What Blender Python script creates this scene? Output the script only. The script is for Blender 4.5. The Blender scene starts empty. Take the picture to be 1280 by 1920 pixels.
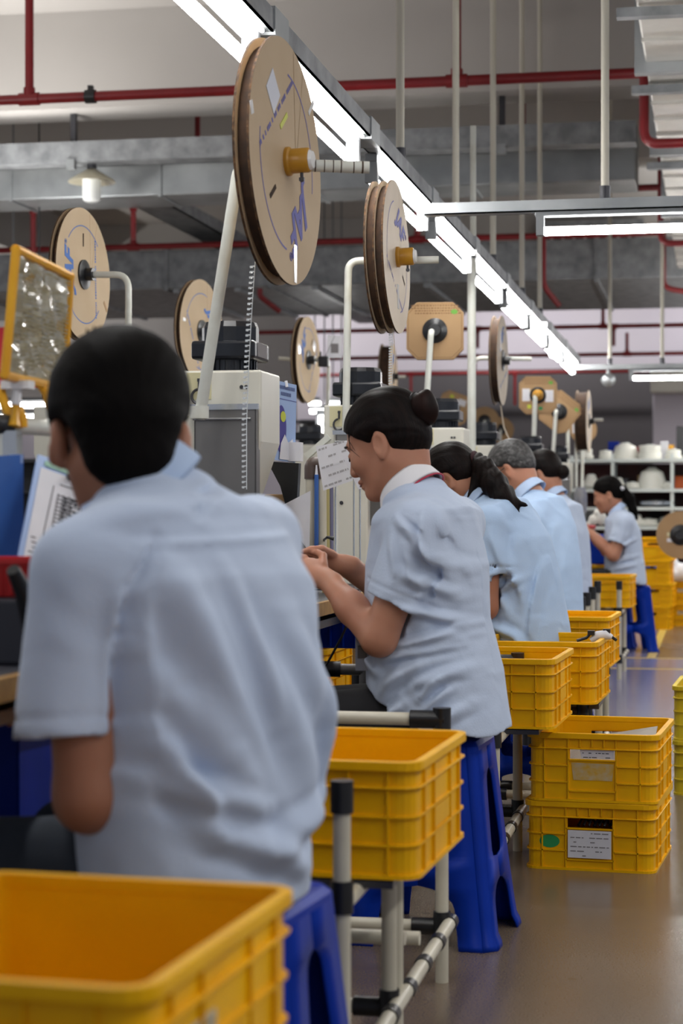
import bpy, bmesh, math, random
import numpy as np
from mathutils import Vector, Matrix, Euler
random.seed(7)
R = math.radians
SC = bpy.context.scene
COL = SC.collection

# ---------------------------------------------------------------- camera
YAW = R(11.0)
CAM_H = 1.0
F_PX = 3600.0
HORIZON = 955.0
cd = bpy.data.cameras.new('camera')
cam = bpy.data.objects.new('camera', cd)
COL.objects.link(cam)
cam.location = (0, 0, CAM_H)
cam.rotation_euler = (R(90), 0, YAW)
cd.sensor_fit = 'VERTICAL'
cd.sensor_height = 36.0
cd.sensor_width = 24.0
cd.lens = 36.0 * F_PX / 1920.0
cd.shift_y = -(960 - HORIZON) / 1920.0
cd.clip_start = 0.05
cd.clip_end = 200
cd.dof.use_dof = True
cd.dof.focus_distance = 5.4
cd.dof.aperture_fstop = 4.8
SC.camera = cam
CT, ST = math.cos(YAW), math.sin(YAW)

def W(px, py, d):
    """world point seen at photo pixel (px, py) at depth d"""
    r = (px - 640.0) / F_PX * d
    return Vector((r * CT - d * ST, r * ST + d * CT, CAM_H + (HORIZON - py) / F_PX * d))

# ---------------------------------------------------------------- world, exposure
wd = bpy.data.worlds.new('world')
SC.world = wd
wd.use_nodes = True
wd.node_tree.nodes['Background'].inputs[0].default_value = (0.80, 0.86, 1.0, 1)
wd.node_tree.nodes['Background'].inputs[1].default_value = 0.36
SC.view_settings.view_transform = 'Standard'
SC.view_settings.look = 'None'
SC.view_settings.gamma = 1.0
SC.view_settings.use_curve_mapping = False
SC.view_settings.exposure = 0.12
SC.cycles.use_denoising = True
SC.cycles.max_bounces = 7
SC.cycles.diffuse_bounces = 4
SC.cycles.glossy_bounces = 4
SC.cycles.transmission_bounces = 6
SC.cycles.transparent_max_bounces = 8
SC.cycles.sample_clamp_indirect = 6.0
TUBE = 46.0          # emission of the fluorescent tubes

def lamp(name, loc, w, l, power, rot=(0, 0, 0), color=(1, 0.98, 0.95)):
    ld = bpy.data.lights.new(name, 'AREA')
    ld.shape = 'RECTANGLE'; ld.size = w; ld.size_y = l
    ld.energy = power; ld.color = color
    o = bpy.data.objects.new(name, ld)
    COL.objects.link(o); o.location = loc; o.rotation_euler = rot
    return o
# unseen area lights for neighbouring tube rows; upturned ones added to brighten the ceiling
for yy in (1.5, 5.0, 8.5, 12.0, 15.5, 19.0):
    lamp('unseen_area_light', (1.7, yy, 2.75), 0.16, 2.4, 40)
    lamp('unseen_area_light', (1.7, yy, 2.80), 0.16, 2.4, 46, (R(180), 0, 0))
for xx, yy in ((-5.0, 4.0), (-5.0, 8.0), (-5.0, 12.0), (-9.5, 16.0), (-9.5, 20.0), (-9.5, 24.0)):
    lamp('unseen_area_light', (xx, yy, 2.75), 0.16, 2.4, 52)
    lamp('unseen_area_light', (xx, yy, 2.80), 0.16, 2.4, 58, (R(180), 0, 0))
for yy in (18.0, 21.0, 27.0):
    lamp('unseen_area_light', (0.6, yy, 2.5), 0.16, 2.4, 44)
    lamp('unseen_area_light', (0.6, yy, 2.55), 0.16, 2.4, 34, (R(180), 0, 0))
for xx in (-10.0, -6.5, -3.0, 0.5):                     # unseen lights added to brighten the far lilac wall
    lamp('unseen_area_light', (xx, 28.7, 3.75), 2.4, 0.16, 30, (R(90), 0, 0))

# ---------------------------------------------------------------- materials
def s2l(c):
    c /= 255.0
    return c / 12.92 if c <= 0.04045 else ((c + 0.055) / 1.055) ** 2.4
def rgb(r, g, b):
    return (s2l(r), s2l(g), s2l(b), 1.0)
MATS = {}
def mat(name, col, rough=0.5, metal=0.0, col2=None, scale=8.0, bump=0.0, bscale=None, stretch=None,
        spec=None, detail=4.0, lo=0.35, hi=0.65, trans=0.0, sss=0.0, sheen=0.0, coat=0.0, alpha=1.0, rough2=None):
    if name in MATS: return MATS[name]
    m = bpy.data.materials.new(name); m.use_nodes = True
    nt = m.node_tree; b = nt.nodes['Principled BSDF']
    b.inputs['Base Color'].default_value = col
    b.inputs['Roughness'].default_value = rough
    b.inputs['Metallic'].default_value = metal
    if spec is not None: b.inputs['Specular IOR Level'].default_value = spec
    if trans: b.inputs['Transmission Weight'].default_value = trans
    if sss:
        b.inputs['Subsurface Weight'].default_value = sss
        b.inputs['Subsurface Radius'].default_value = (0.012, 0.005, 0.003)
        b.inputs['Subsurface Scale'].default_value = 1.0
    if sheen: b.inputs['Sheen Weight'].default_value = sheen
    if coat: b.inputs['Coat Weight'].default_value = coat
    if alpha < 1: b.inputs['Alpha'].default_value = alpha
    if col2 is not None or bump:
        tc = nt.nodes.new('ShaderNodeTexCoord'); mp = nt.nodes.new('ShaderNodeMapping')
        nt.links.new(tc.outputs['Object'], mp.inputs[0])
        if stretch: mp.inputs['Scale'].default_value = stretch
        if col2 is not None:
            n = nt.nodes.new('ShaderNodeTexNoise')
            n.inputs['Scale'].default_value = scale; n.inputs['Detail'].default_value = detail
            nt.links.new(mp.outputs[0], n.inputs['Vector'])
            cr = nt.nodes.new('ShaderNodeValToRGB')
            cr.color_ramp.elements[0].position = lo; cr.color_ramp.elements[0].color = col
            cr.color_ramp.elements[1].position = hi; cr.color_ramp.elements[1].color = col2
            nt.links.new(n.outputs['Fac'], cr.inputs[0]); nt.links.new(cr.outputs[0], b.inputs['Base Color'])
            if rough2 is not None:
                mr = nt.nodes.new('ShaderNodeMapRange')
                mr.inputs['To Min'].default_value = rough; mr.inputs['To Max'].default_value = rough2
                nt.links.new(n.outputs['Fac'], mr.inputs[0]); nt.links.new(mr.outputs[0], b.inputs['Roughness'])
        if bump:
            n2 = nt.nodes.new('ShaderNodeTexNoise'); n2.inputs['Scale'].default_value = bscale or scale * 3
            n2.inputs['Detail'].default_value = 3
            nt.links.new(mp.outputs[0], n2.inputs['Vector'])
            bp = nt.nodes.new('ShaderNodeBump'); bp.inputs['Strength'].default_value = bump
            bp.inputs['Distance'].default_value = 0.01
            nt.links.new(n2.outputs['Fac'], bp.inputs['Height']); nt.links.new(bp.outputs[0], b.inputs['Normal'])
    MATS[name] = m
    return m
def emit(name, col, strength):
    if name in MATS: return MATS[name]
    m = bpy.data.materials.new(name); m.use_nodes = True
    b = m.node_tree.nodes['Principled BSDF']
    b.inputs['Base Color'].default_value = col
    b.inputs['Emission Color'].default_value = col
    b.inputs['Emission Strength'].default_value = strength
    MATS[name] = m
    return m

M_YEL = mat('yellow_plastic', rgb(240, 182, 0), 0.42, col2=rgb(228, 168, 0), scale=6, bump=0.05, bscale=60, spec=0.22)
M_YEL2 = mat('faded_yellow_plastic', rgb(214, 190, 40), 0.45, col2=rgb(200, 172, 24), scale=6, spec=0.35)
M_BLUE = mat('blue_plastic', rgb(0, 42, 146), 0.45, col2=rgb(2, 48, 158), scale=5, bump=0.04, bscale=50, spec=0.16)
M_BLUED = mat('deep_blue_plastic', rgb(8, 40, 140), 0.5, col2=rgb(6, 34, 122), scale=5, spec=0.15)
M_BOARD = mat('blue_board', rgb(54, 104, 180), 0.5, col2=rgb(48, 92, 165), scale=4)
M_BLACK = mat('black_plastic', rgb(22, 23, 26), 0.35, col2=rgb(30, 31, 34), scale=20)
M_BLKM = mat('black_motor_plastic', rgb(16, 18, 24), 0.25, col2=rgb(24, 27, 34), scale=10)
M_IVORY = mat('ivory_coated_pipe', rgb(205, 200, 182), 0.35, col2=rgb(190, 184, 166), scale=7, bump=0.02)
M_WPIPE = mat('white_painted_pipe', rgb(214, 216, 208), 0.38, col2=rgb(196, 194, 180), scale=9, detail=8, lo=0.45, hi=0.75)
M_CHIP = mat('chipped_paint', rgb(70, 55, 42), 0.6)
M_PINK = mat('pink_pipe', rgb(205, 110, 112), 0.4)
M_GALV = mat('galvanised_steel', rgb(150, 154, 156), 0.38, 0.75, col2=rgb(176, 180, 182), scale=3.2, detail=8, bump=0.05, bscale=6, rough2=0.55)
M_GALVD = mat('dull_galvanised_steel', rgb(128, 131, 134), 0.5, 0.55, col2=rgb(160, 163, 166), scale=9, detail=8)
M_FOIL = mat('foil_duct', rgb(196, 194, 188), 0.33, 0.6, col2=rgb(214, 212, 206), scale=4, bump=0.18, bscale=9, rough2=0.5)
M_RED = mat('red_sprinkler_paint', rgb(132, 22, 28), 0.4, col2=rgb(118, 17, 24), scale=4)
M_CARD = mat('cardboard', rgb(196, 174, 144), 0.75, col2=rgb(188, 165, 134), scale=5, bump=0.03, bscale=120)
M_CARDP = mat('pale_cardboard', rgb(214, 200, 180), 0.65, col2=rgb(206, 191, 170), scale=5)
M_CARDB = mat('brown_cardboard', rgb(170, 138, 100), 0.75, col2=rgb(162, 129, 92), scale=5)
M_CARDE = mat('corrugated_edge', rgb(92, 64, 36), 0.9, col2=rgb(44, 28, 15), scale=60, detail=2, bump=0.4, bscale=120)
M_PAPER = mat('interleaf_paper', rgb(62, 40, 22), 0.9, col2=rgb(40, 25, 14), scale=30)
M_PRINT = mat('blue_print', rgb(72, 112, 182), 0.7)
M_PRINTV = mat('violet_print', rgb(98, 98, 168), 0.7)
M_INK = mat('dark_ink', rgb(52, 52, 58), 0.8)
M_INKL = mat('grey_ink', rgb(128, 124, 126), 0.8)
M_WHITE = mat('white_sheet', rgb(224, 224, 228), 0.6, col2=rgb(214, 214, 220), scale=10)
M_TAPE = mat('clear_tape', rgb(235, 235, 235), 0.12, spec=0.8)
M_HUBY = mat('amber_hub_plastic', rgb(196, 144, 44), 0.35, col2=rgb(186, 134, 36), scale=10)
M_CREAM = mat('cream_machine_paint', rgb(214, 212, 200), 0.35, col2=rgb(206, 203, 188), scale=2.5, bump=0.01)
M_CREAM2 = mat('aged_cream_patch', rgb(205, 198, 158), 0.45)
M_PLATE = mat('grey_guard_plate', rgb(120, 118, 116), 0.3, 0.35, col2=rgb(104, 102, 101), scale=3)
M_TIN = mat('tinned_strip', rgb(226, 230, 230), 0.25, 0.35)
M_STEEL = mat('bright_steel', rgb(200, 202, 204), 0.22, 0.9)
M_DSTEEL = mat('dark_steel', rgb(70, 70, 74), 0.35, 0.6)
M_SIGN = mat('blue_sign', rgb(158, 182, 222), 0.3)
M_VIOLET = mat('violet_sign', rgb(70, 60, 140), 0.3)
M_LIME = mat('lime_sticker', rgb(196, 204, 60), 0.5)
M_GREEN = mat('green_sticker', rgb(40, 150, 84), 0.5)
M_REDP = mat('red_plastic', rgb(214, 36, 34), 0.38, col2=rgb(200, 28, 28), scale=6)
M_CLIP = mat('yellow_clip_plastic', rgb(232, 172, 34), 0.3, col2=rgb(224, 160, 24), scale=10)
M_FILM = mat('printed_sheet_under_film', rgb(176, 166, 128), 0.14, col2=rgb(168, 158, 120), scale=5, bump=0.5, bscale=11, spec=1.0, coat=1.0)
M_WALL = mat('white_wall_paint', rgb(196, 193, 192), 0.8, col2=rgb(188, 185, 184), scale=0.7)
M_LILAC = mat('lilac_white_paint', rgb(196, 190, 200), 0.8, col2=rgb(188, 182, 194), scale=0.6)
M_CEIL = mat('ceiling_paint', rgb(186, 182, 178), 0.85, col2=rgb(176, 172, 168), scale=0.5)
M_DARKW = mat('dark_grey_partition', rgb(84, 80, 84), 0.7, col2=rgb(76, 73, 77), scale=0.6)
M_BENCH = mat('bench_mat', rgb(58, 58, 66), 0.45, col2=rgb(48, 48, 56), scale=4)
M_WOOD = mat('bench_edge_wood', rgb(186, 142, 70), 0.5, col2=rgb(168, 124, 58), scale=6, stretch=(1, 8, 8))
M_SKIN = mat('skin', rgb(184, 132, 106), 0.48, col2=rgb(174, 120, 96), scale=9, sss=0.18, spec=0.35)
M_SKIN2 = mat('tanned_skin', rgb(168, 116, 90), 0.48, col2=rgb(156, 104, 80), scale=9, sss=0.18, spec=0.35)
M_LIP = mat('lip', rgb(150, 78, 72), 0.45)
M_HAIR = mat('black_hair', rgb(8, 6, 6), 0.65, col2=rgb(12, 9, 8), scale=6, stretch=(3, 30, 3), bump=0.15, bscale=16, spec=0.07)
M_HAIRB = mat('dark_brown_hair', rgb(11, 7, 7), 0.5, col2=rgb(24, 15, 13), scale=6, stretch=(3, 30, 3), bump=0.2, bscale=16, spec=0.12)
M_HAIRG = mat('greying_hair', rgb(34, 33, 34), 0.5, col2=rgb(92, 90, 90), scale=60, bump=0.5, bscale=80, lo=0.45, hi=0.8)
def shirt_mat(name, c, c2):
    """cotton: fine weave over small ridged creases"""
    m = mat(name, c, 0.85, col2=c2, scale=3, bump=0.10, bscale=220, spec=0.15, sheen=0.1)
    nt = m.node_tree; L = nt.links.new
    tc = nt.nodes.new('ShaderNodeTexCoord'); mp = nt.nodes.new('ShaderNodeMapping'); mp.inputs['Rotation'].default_value = (0.3, 0.5, 0.2)
    mp.inputs['Scale'].default_value = (1.0, 1.0, 1.5)
    n = nt.nodes.new('ShaderNodeTexNoise'); n.noise_type = 'RIDGED_MULTIFRACTAL'; n.inputs['Scale'].default_value = 7.0
    n.inputs['Detail'].default_value = 1.6; n.inputs['Distortion'].default_value = 0.8
    L(tc.outputs['Object'], mp.inputs[0]); L(mp.outputs[0], n.inputs['Vector'])
    b2 = nt.nodes.new('ShaderNodeBump'); b2.inputs['Strength'].default_value = 0.75; b2.inputs['Distance'].default_value = 0.012
    L(n.outputs['Fac'], b2.inputs['Height'])
    b1 = [q for q in nt.nodes if q.type == 'BUMP' and q != b2][0]; L(b2.outputs[0], b1.inputs['Normal'])
    return m
M_SHIRT = shirt_mat('pale_blue_shirt_cotton', rgb(190, 203, 224), rgb(184, 198, 221))
M_SHIRT2 = shirt_mat('blue_shirt_cotton', rgb(174, 198, 228), rgb(168, 193, 225))
M_COLW = mat('white_collar_cotton', rgb(228, 228, 232), 0.85, bump=0.1, bscale=220, spec=0.15)
M_COLB = mat('blue_collar_cotton', rgb(180, 200, 230), 0.85, bump=0.1, bscale=220, spec=0.15)
M_PIPING = mat('crimson_piping', rgb(176, 40, 70), 0.7)
M_TROU = mat('black_trousers', rgb(20, 20, 23), 0.85, col2=rgb(28, 28, 32), scale=12)
M_TROUN = mat('slate_trousers', rgb(50, 58, 70), 0.85, col2=rgb(42, 49, 60), scale=12)
M_SHOE = mat('dark_shoe', rgb(30, 28, 28), 0.5)
M_SPOOL = mat('white_spool_plastic', rgb(226, 226, 218), 0.5, col2=rgb(216, 214, 204), scale=6)
M_SHELF = mat('pale_shelf_paint', rgb(204, 212, 210), 0.45)
M_CLEAR = mat('frosted_glass', rgb(235, 238, 236), 0.25, spec=0.6)
M_ENAMEL = mat('cream_enamel', rgb(178, 172, 152), 0.4)
M_TUBE = emit('lit_tube', (1.0, 0.985, 0.96, 1), TUBE)
M_TUBEF = emit('lit_far_tube', (1.0, 0.985, 0.96, 1), 16.0)
M_BATTEN = mat('white_batten', rgb(122, 125, 128), 0.35)
M_CREAMPIPE = mat('cream_conduit', rgb(204, 200, 186), 0.45)
M_BAG = mat('white_plastic_bag', rgb(232, 236, 244), 0.3, spec=0.6, bump=0.6, bscale=14)

# ---------------------------------------------------------------- mesh helpers
def frame(ax):
    ax = Vector(ax).normalized()
    t = Vector((0, 0, 1)) if abs(ax.z) < 0.9 else Vector((1, 0, 0))
    u = ax.cross(t).normalized()
    return ax, u, ax.cross(u)

class MB:
    def __init__(s): s.v = []; s.f = []
    def add(s, vs, fs):
        o = len(s.v); s.v += [tuple(v) for v in vs]; s.f += [tuple(i + o for i in f) for f in fs]; return s
    def box(s, c, size, rz=0.0, M=None):
        hx, hy, hz = size[0] / 2, size[1] / 2, size[2] / 2
        vs = [Vector((x, y, z)) for z in (-hz, hz) for x, y in ((-hx, -hy), (hx, -hy), (hx, hy), (-hx, hy))]
        if M is not None: vs = [M @ v for v in vs]
        elif rz:
            m = Matrix.Rotation(rz, 3, 'Z'); vs = [m @ v for v in vs]
        c = Vector(c)
        return s.add([v + c for v in vs], [(0, 3, 2, 1), (4, 5, 6, 7), (0, 1, 5, 4), (1, 2, 6, 5), (2, 3, 7, 6), (3, 0, 4, 7)])
    def box2(s, lo, hi):
        return s.box([(a + b) / 2 for a, b in zip(lo, hi)], [abs(b - a) for a, b in zip(lo, hi)])
    def cyl(s, a, b, r, r2=None, n=14):
        r2 = r if r2 is None else r2
        a = Vector(a); b = Vector(b); ax, u, w = frame(b - a)
        vs = []
        for p, q in ((a, r), (b, r2)):
            for i in range(n):
                t = 2 * math.pi * i / n
                vs.append(p + (u * math.cos(t) + w * math.sin(t)) * q)
        fs = [(i, (i + 1) % n, n + (i + 1) % n, n + i) for i in range(n)]
        return s.add(vs, fs + [tuple(range(n - 1, -1, -1)), tuple(range(n, 2 * n))])
    def tube(s, path, r, n=10):
        path = [Vector(p) for p in path]; rs = r if isinstance(r, (list, tuple)) else [r] * len(path)
        ax, u, w = frame(path[1] - path[0]); vs = []
        for i, p in enumerate(path):
            t = (path[min(i + 1, len(path) - 1)] - path[max(i - 1, 0)]).normalized()
            u = (u - t * u.dot(t)).normalized(); w = t.cross(u)
            for k in range(n):
                q = 2 * math.pi * k / n
                vs.append(p + (u * math.cos(q) + w * math.sin(q)) * rs[i])
        fs = []
        for i in range(len(path) - 1):
            for k in range(n):
                fs.append((i * n + k, i * n + (k + 1) % n, (i + 1) * n + (k + 1) % n, (i + 1) * n + k))
        m = (len(path) - 1) * n
        return s.add(vs, fs + [tuple(range(n - 1, -1, -1)), tuple(range(m, m + n))])
    def lathe(s, prof, c=(0, 0, 0), ax=(0, 0, 1), n=24):
        c = Vector(c); ax, u, w = frame(ax); vs = []
        for r, h in prof:
            for i in range(n):
                t = 2 * math.pi * i / n
                vs.append(c + ax * h + (u * math.cos(t) + w * math.sin(t)) * max(r, 1e-5))
        fs = [(j * n + i, j * n + (i + 1) % n, (j + 1) * n + (i + 1) % n, (j + 1) * n + i)
              for j in range(len(prof) - 1) for i in range(n)]
        m = (len(prof) - 1) * n
        return s.add(vs, fs + [tuple(range(n - 1, -1, -1)), tuple(range(m, m + n))])
    def prism(s, pts, vec):
        n = len(pts); vec = Vector(vec); pts = [Vector(p) for p in pts]
        vs = pts + [p + vec for p in pts]
        return s.add(vs, [(i, (i + 1) % n, n + (i + 1) % n, n + i) for i in range(n)] + [tuple(range(n - 1, -1, -1)), tuple(range(n, 2 * n))])
    def strip(s, A, B):
        n = len(A); return s.add(list(A) + list(B), [(i, i + 1, n + i + 1, n + i) for i in range(n - 1)])
    def qring(s, cx, cy, a0, r0, r1, z0, z1, n=4):
        vs = []
        for i in range(n + 1):
            a = a0 + i * math.pi / 2 / n
            for r in (r0, r1):
                for z in (z0, z1):
                    vs.append((cx + r * math.cos(a), cy + r * math.sin(a), z))
        fs = []
        for i in range(n):
            o = 4 * i; p = o + 4
            fs += [(o, p, p + 1, o + 1), (o + 2, o + 3, p + 3, p + 2), (o, o + 2, p + 2, p), (o + 1, p + 1, p + 3, o + 3)]
        return s.add(vs, fs + [(0, 1, 3, 2), (4 * n, 4 * n + 2, 4 * n + 3, 4 * n + 1)])
    def rring(s, w, l, rad, t, z0, z1, n=4):
        """closed ring of rounded-rectangle plan, outer size w x l, thickness t"""
        o = []; i_ = []
        for cx, cy, a0 in ((w / 2 - rad, l / 2 - rad, 0), (-w / 2 + rad, l / 2 - rad, 1), (-w / 2 + rad, -l / 2 + rad, 2), (w / 2 - rad, -l / 2 + rad, 3)):
            for k in range(n + 1):
                a = a0 * math.pi / 2 + k * math.pi / 2 / n
                o.append((cx + rad * math.cos(a), cy + rad * math.sin(a)))
                q = max(rad - t, 0.001)
                i_.append((cx + q * math.cos(a), cy + q * math.sin(a)))
        m = len(o)
        vs = [(x, y, z) for z in (z0, z1) for L in (o, i_) for x, y in L]
        fs = []
        for k in range(m):
            j = (k + 1) % m
            fs += [(k, j, 2 * m + j, 2 * m + k), (m + j, m + k, 3 * m + k, 3 * m + j), (2 * m + k, 2 * m + j, 3 * m + j, 3 * m + k), (j, k, m + k, m + j)]
        return s.add(vs, fs)
    def build(s, name, m, parent=None, smooth=False, bevel=0.0, fix=True):
        me = bpy.data.meshes.new(name)
        me.from_pydata(s.v, [], s.f)
        if fix:
            bm = bmesh.new(); bm.from_mesh(me); bmesh.ops.recalc_face_normals(bm, faces=bm.faces); bm.to_mesh(me); bm.free()
        me.materials.append(m)
        if smooth:
            me.polygons.foreach_set('use_smooth', [True] * len(me.polygons))
            try: me.set_sharp_from_angle(angle=R(40))
            except Exception: pass
        o = bpy.data.objects.new(name, me); COL.objects.link(o)
        if parent is not None: o.parent = parent
        if bevel:
            b = o.modifiers.new('bevel', 'BEVEL'); b.width = bevel; b.segments = 2; b.limit_method = 'ANGLE'
        return o

def bend(pts, r, n=6):
    """round the inner corners of a polyline"""
    pts = [Vector(p) for p in pts]; out = [pts[0]]
    for i in range(1, len(pts) - 1):
        a, b, c = pts[i - 1], pts[i], pts[i + 1]
        u = (a - b).normalized(); w = (c - b).normalized()
        q = min(r, (a - b).length * 0.45, (c - b).length * 0.45)
        for k in range(n + 1):
            t = k / n
            out.append((b + u * q) * (1 - t) ** 2 + b * 2 * t * (1 - t) + (b + w * q) * t * t)
    return out + [pts[-1]]
def tag(o, label=None, cat=None, group=None, kind=None):
    if label: o['label'] = label
    if cat: o['category'] = cat
    if group: o['group'] = group
    if kind: o['kind'] = kind
    return o
def empty(name, loc, rz=0.0, label=None, cat=None, group=None):
    o = bpy.data.objects.new(name, None); COL.objects.link(o)
    o.location = loc; o.rotation_euler = (0, 0, rz); o.empty_display_size = 0.1
    return tag(o, label, cat, group)
def copy_tree(o, parent=None):
    c = o.copy(); COL.objects.link(c); c.parent = parent
    for ch in list(o.children): copy_tree(ch, c)
    return c
def struct(o, kind='structure'):
    o['kind'] = kind; return o
def place(o, loc, rz=None, label=None, group=None):
    o.location = loc
    if rz is not None: o.rotation_euler = (0, 0, rz)
    if label: o['label'] = label
    if group: o['group'] = group
    return o
def text_mesh(body, size, m, name, parent, M, shear=0.0, bold=0.0, align='CENTER', thick=0.0004):
    cu = bpy.data.curves.new(name, 'FONT'); cu.body = body; cu.size = size; cu.shear = shear; cu.offset = bold
    cu.align_x = align; cu.align_y = 'CENTER'; cu.extrude = thick; cu.resolution_u = 3
    t = bpy.data.objects.new(name, cu); COL.objects.link(t)
    dg = bpy.context.evaluated_depsgraph_get(); dg.update()
    me = bpy.data.meshes.new_from_object(t.evaluated_get(dg))
    bpy.data.objects.remove(t); bpy.data.curves.remove(cu)
    me.transform(M); me.materials.clear(); me.materials.append(m); me.name = name
    o = bpy.data.objects.new(name, me); COL.objects.link(o)
    if parent is not None: o.parent = parent
    return o
# ================================================================ the setting
def xat(px, Y):
    a = (px - 640.0) / F_PX
    return Y * (a * CT - ST) / (a * ST + CT)
def yat(px, d):
    return (px - 640.0) / F_PX * d * ST + d * CT

def floor_material():
    m = bpy.data.materials.new('epoxy_floor'); m.use_nodes = True
    nt = m.node_tree; b = nt.nodes['Principled BSDF']; L = nt.links.new
    tc = nt.nodes.new('ShaderNodeTexCoord')
    n1 = nt.nodes.new('ShaderNodeTexNoise'); n1.inputs['Scale'].default_value = 1.1; n1.inputs['Detail'].default_value = 5
    n2 = nt.nodes.new('ShaderNodeTexNoise'); n2.inputs['Scale'].default_value = 260; n2.inputs['Detail'].default_value = 2
    v = nt.nodes.new('ShaderNodeTexVoronoi'); v.inputs['Scale'].default_value = 4.2
    for n in (n1, n2, v): L(tc.outputs['Object'], n.inputs['Vector'])
    r1 = nt.nodes.new('ShaderNodeValToRGB')
    r1.color_ramp.elements[0].position = 0.3; r1.color_ramp.elements[0].color = rgb(106, 93, 79)
    r1.color_ramp.elements[1].position = 0.7; r1.color_ramp.elements[1].color = rgb(117, 103, 89)
    L(n1.outputs['Fac'], r1.inputs[0])
    r2 = nt.nodes.new('ShaderNodeValToRGB')
    r2.color_ramp.elements[0].position = 0.38; r2.color_ramp.elements[0].color = (0.72, 0.7, 0.68, 1)
    r2.color_ramp.elements[1].position = 0.6; r2.color_ramp.elements[1].color = (1.06, 1.05, 1.04, 1)
    L(n2.outputs['Fac'], r2.inputs[0])
    r3 = nt.nodes.new('ShaderNodeValToRGB')      # a few dark scuffs
    r3.color_ramp.elements[0].position = 0.03; r3.color_ramp.elements[0].color = (0.45, 0.42, 0.4, 1)
    r3.color_ramp.elements[1].position = 0.07; r3.color_ramp.elements[1].color = (1, 1, 1, 1)
    L(v.outputs['Distance'], r3.inputs[0])
    mx = nt.nodes.new('ShaderNodeMix'); mx.data_type = 'RGBA'; mx.blend_type = 'MULTIPLY'; mx.inputs[0].default_value = 1
    L(r1.outputs[0], mx.inputs[6]); L(r2.outputs[0], mx.inputs[7])
    my = nt.nodes.new('ShaderNodeMix'); my.data_type = 'RGBA'; my.blend_type = 'MULTIPLY'; my.inputs[0].default_value = 1
    L(mx.outputs[2], my.inputs[6]); L(r3.outputs[0], my.inputs[7])
    L(my.outputs[2], b.inputs['Base Color'])
    mr = nt.nodes.new('ShaderNodeMapRange'); mr.inputs['To Min'].default_value = 0.16; mr.inputs['To Max'].default_value = 0.34
    L(n1.outputs['Fac'], mr.inputs[0]); L(mr.outputs[0], b.inputs['Roughness'])
    b.inputs['Specular IOR Level'].default_value = 0.5
    return m
M_FLOOR = floor_material()
M_LANE = mat('lavender_floor_paint', rgb(132, 130, 156), 0.2, col2=rgb(124, 122, 148), scale=2)
M_LINE = mat('yellow_line_paint', rgb(214, 184, 90), 0.35)

floor = struct(MB().box2((-17, -1.5, -0.03), (6, 30.6, 0)).build('floor', M_FLOOR))
yA, yB = yat(1200, 12.05), yat(1200, 12.9)
MB().box2((xat(1075, 9.0), 9.2, 0), (0.35, yA - 0.05, 0.0012)).build('painted_lane', M_LANE, floor)
MB().box2((-1.0, yA + 0.03, 0), (2.0, yB - 0.03, 0.0012)).build('painted_lane', M_LANE, floor)
MB().box2((-1.0, yB + 0.03, 0), (xat(1218, 14), 16.2, 0.0012)).build('painted_lane', M_LANE, floor)
for lo, hi in (((-1.0, yA - 0.04, 0), (2.0, yA + 0.02, 0.0016)), ((-1.0, yB - 0.03, 0), (2.0, yB + 0.03, 0.0016)),
               ((xat(1220, 14), yB + 0.03, 0), (xat(1220, 14) + 0.06, 16.2, 0.0016))):
    MB().box2(lo, hi).build('floor_line', M_LINE, floor)

CZ = 4.55
YT_ = yat(600, 13.5)
ceil = struct(MB().box2((-17, -1.5, CZ), (6, 30.6, CZ + 0.1)).build('ceiling', M_CEIL))
for y0, zb in ((YT_ - 0.15, 3.86), (16.6, 4.0), (23.0, 3.98), (8.0, 4.1)):
    MB().box2((-17, y0, zb), (6, y0 + 0.45, CZ)).build('beam', M_CEIL, ceil)
for x0 in (-8.2, 1.6):
    MB().box2((x0, -1.5, 3.95), (x0 + 0.4, 30.5, CZ)).build('beam', M_CEIL, ceil)
back = struct(MB().box2((-17, 30.4, 0), (6, 30.6, CZ)).build('wall_back', M_LILAC))
MB().box2((xat(700, 30.2), 30.18, 0), (xat(1223, 30.2), 30.38, 3.2)).build('partition_panel', M_DARKW, back)
MB().box2((-17, 27.0, 2.2), (xat(556, 27.2), 27.2, 3.95)).build('wall_panel', M_WALL, back)
pil = struct(MB().box2((xat(1226, 24), 24.0, 0), (1.2, 24.5, 2.55)).build('trim_1', M_LILAC), 'structure')
hb = MB().box2((xat(1219, 23.6), 23.5, 2.42), (1.2, 23.95, 2.72))
tag(hb.build('housing_box', mat('cream_housing', rgb(212, 210, 200), 0.5), bevel=0.01),
    'cream boxed housing mounted above the white pillar at the right edge', 'housing')
for i, (pa, pb, Y, z0, z1) in enumerate(((60, 150, 22.9, 4.02, 4.42), (1008, 1206, 22.9, 4.0, 4.42))):
    g = empty('ceiling_vent', (xat((pa + pb) / 2, Y), Y - 0.02, (z0 + z1) / 2), 0,
              ['dark framed air grille high on the left beam above the round reel', 'wide dark framed air grille high on the right beam behind the lamp'][i], 'vent')
    w = xat(pb, Y) - xat(pa, Y); h = z1 - z0
    f = MB()
    for s in (-1, 1):
        f.box((s * (w / 2 - 0.05), 0, 0), (0.1, 0.08, h)); f.box((0, 0, s * (h / 2 - 0.05)), (w - 0.2, 0.08, 0.1))
    f.build('frame', M_GALVD, g)
    MB().box((0, 0.02, 0), (w - 0.2, 0.02, h - 0.2)).build('backing', M_BLACK, g)
    for k in range(8):
        MB().box((-w / 2 + 0.1 + (k + 0.5) * (w - 0.2) / 8, -0.01, 0), (0.03, 0.03, h - 0.2)).build('slat', M_WALL, g)

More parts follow.
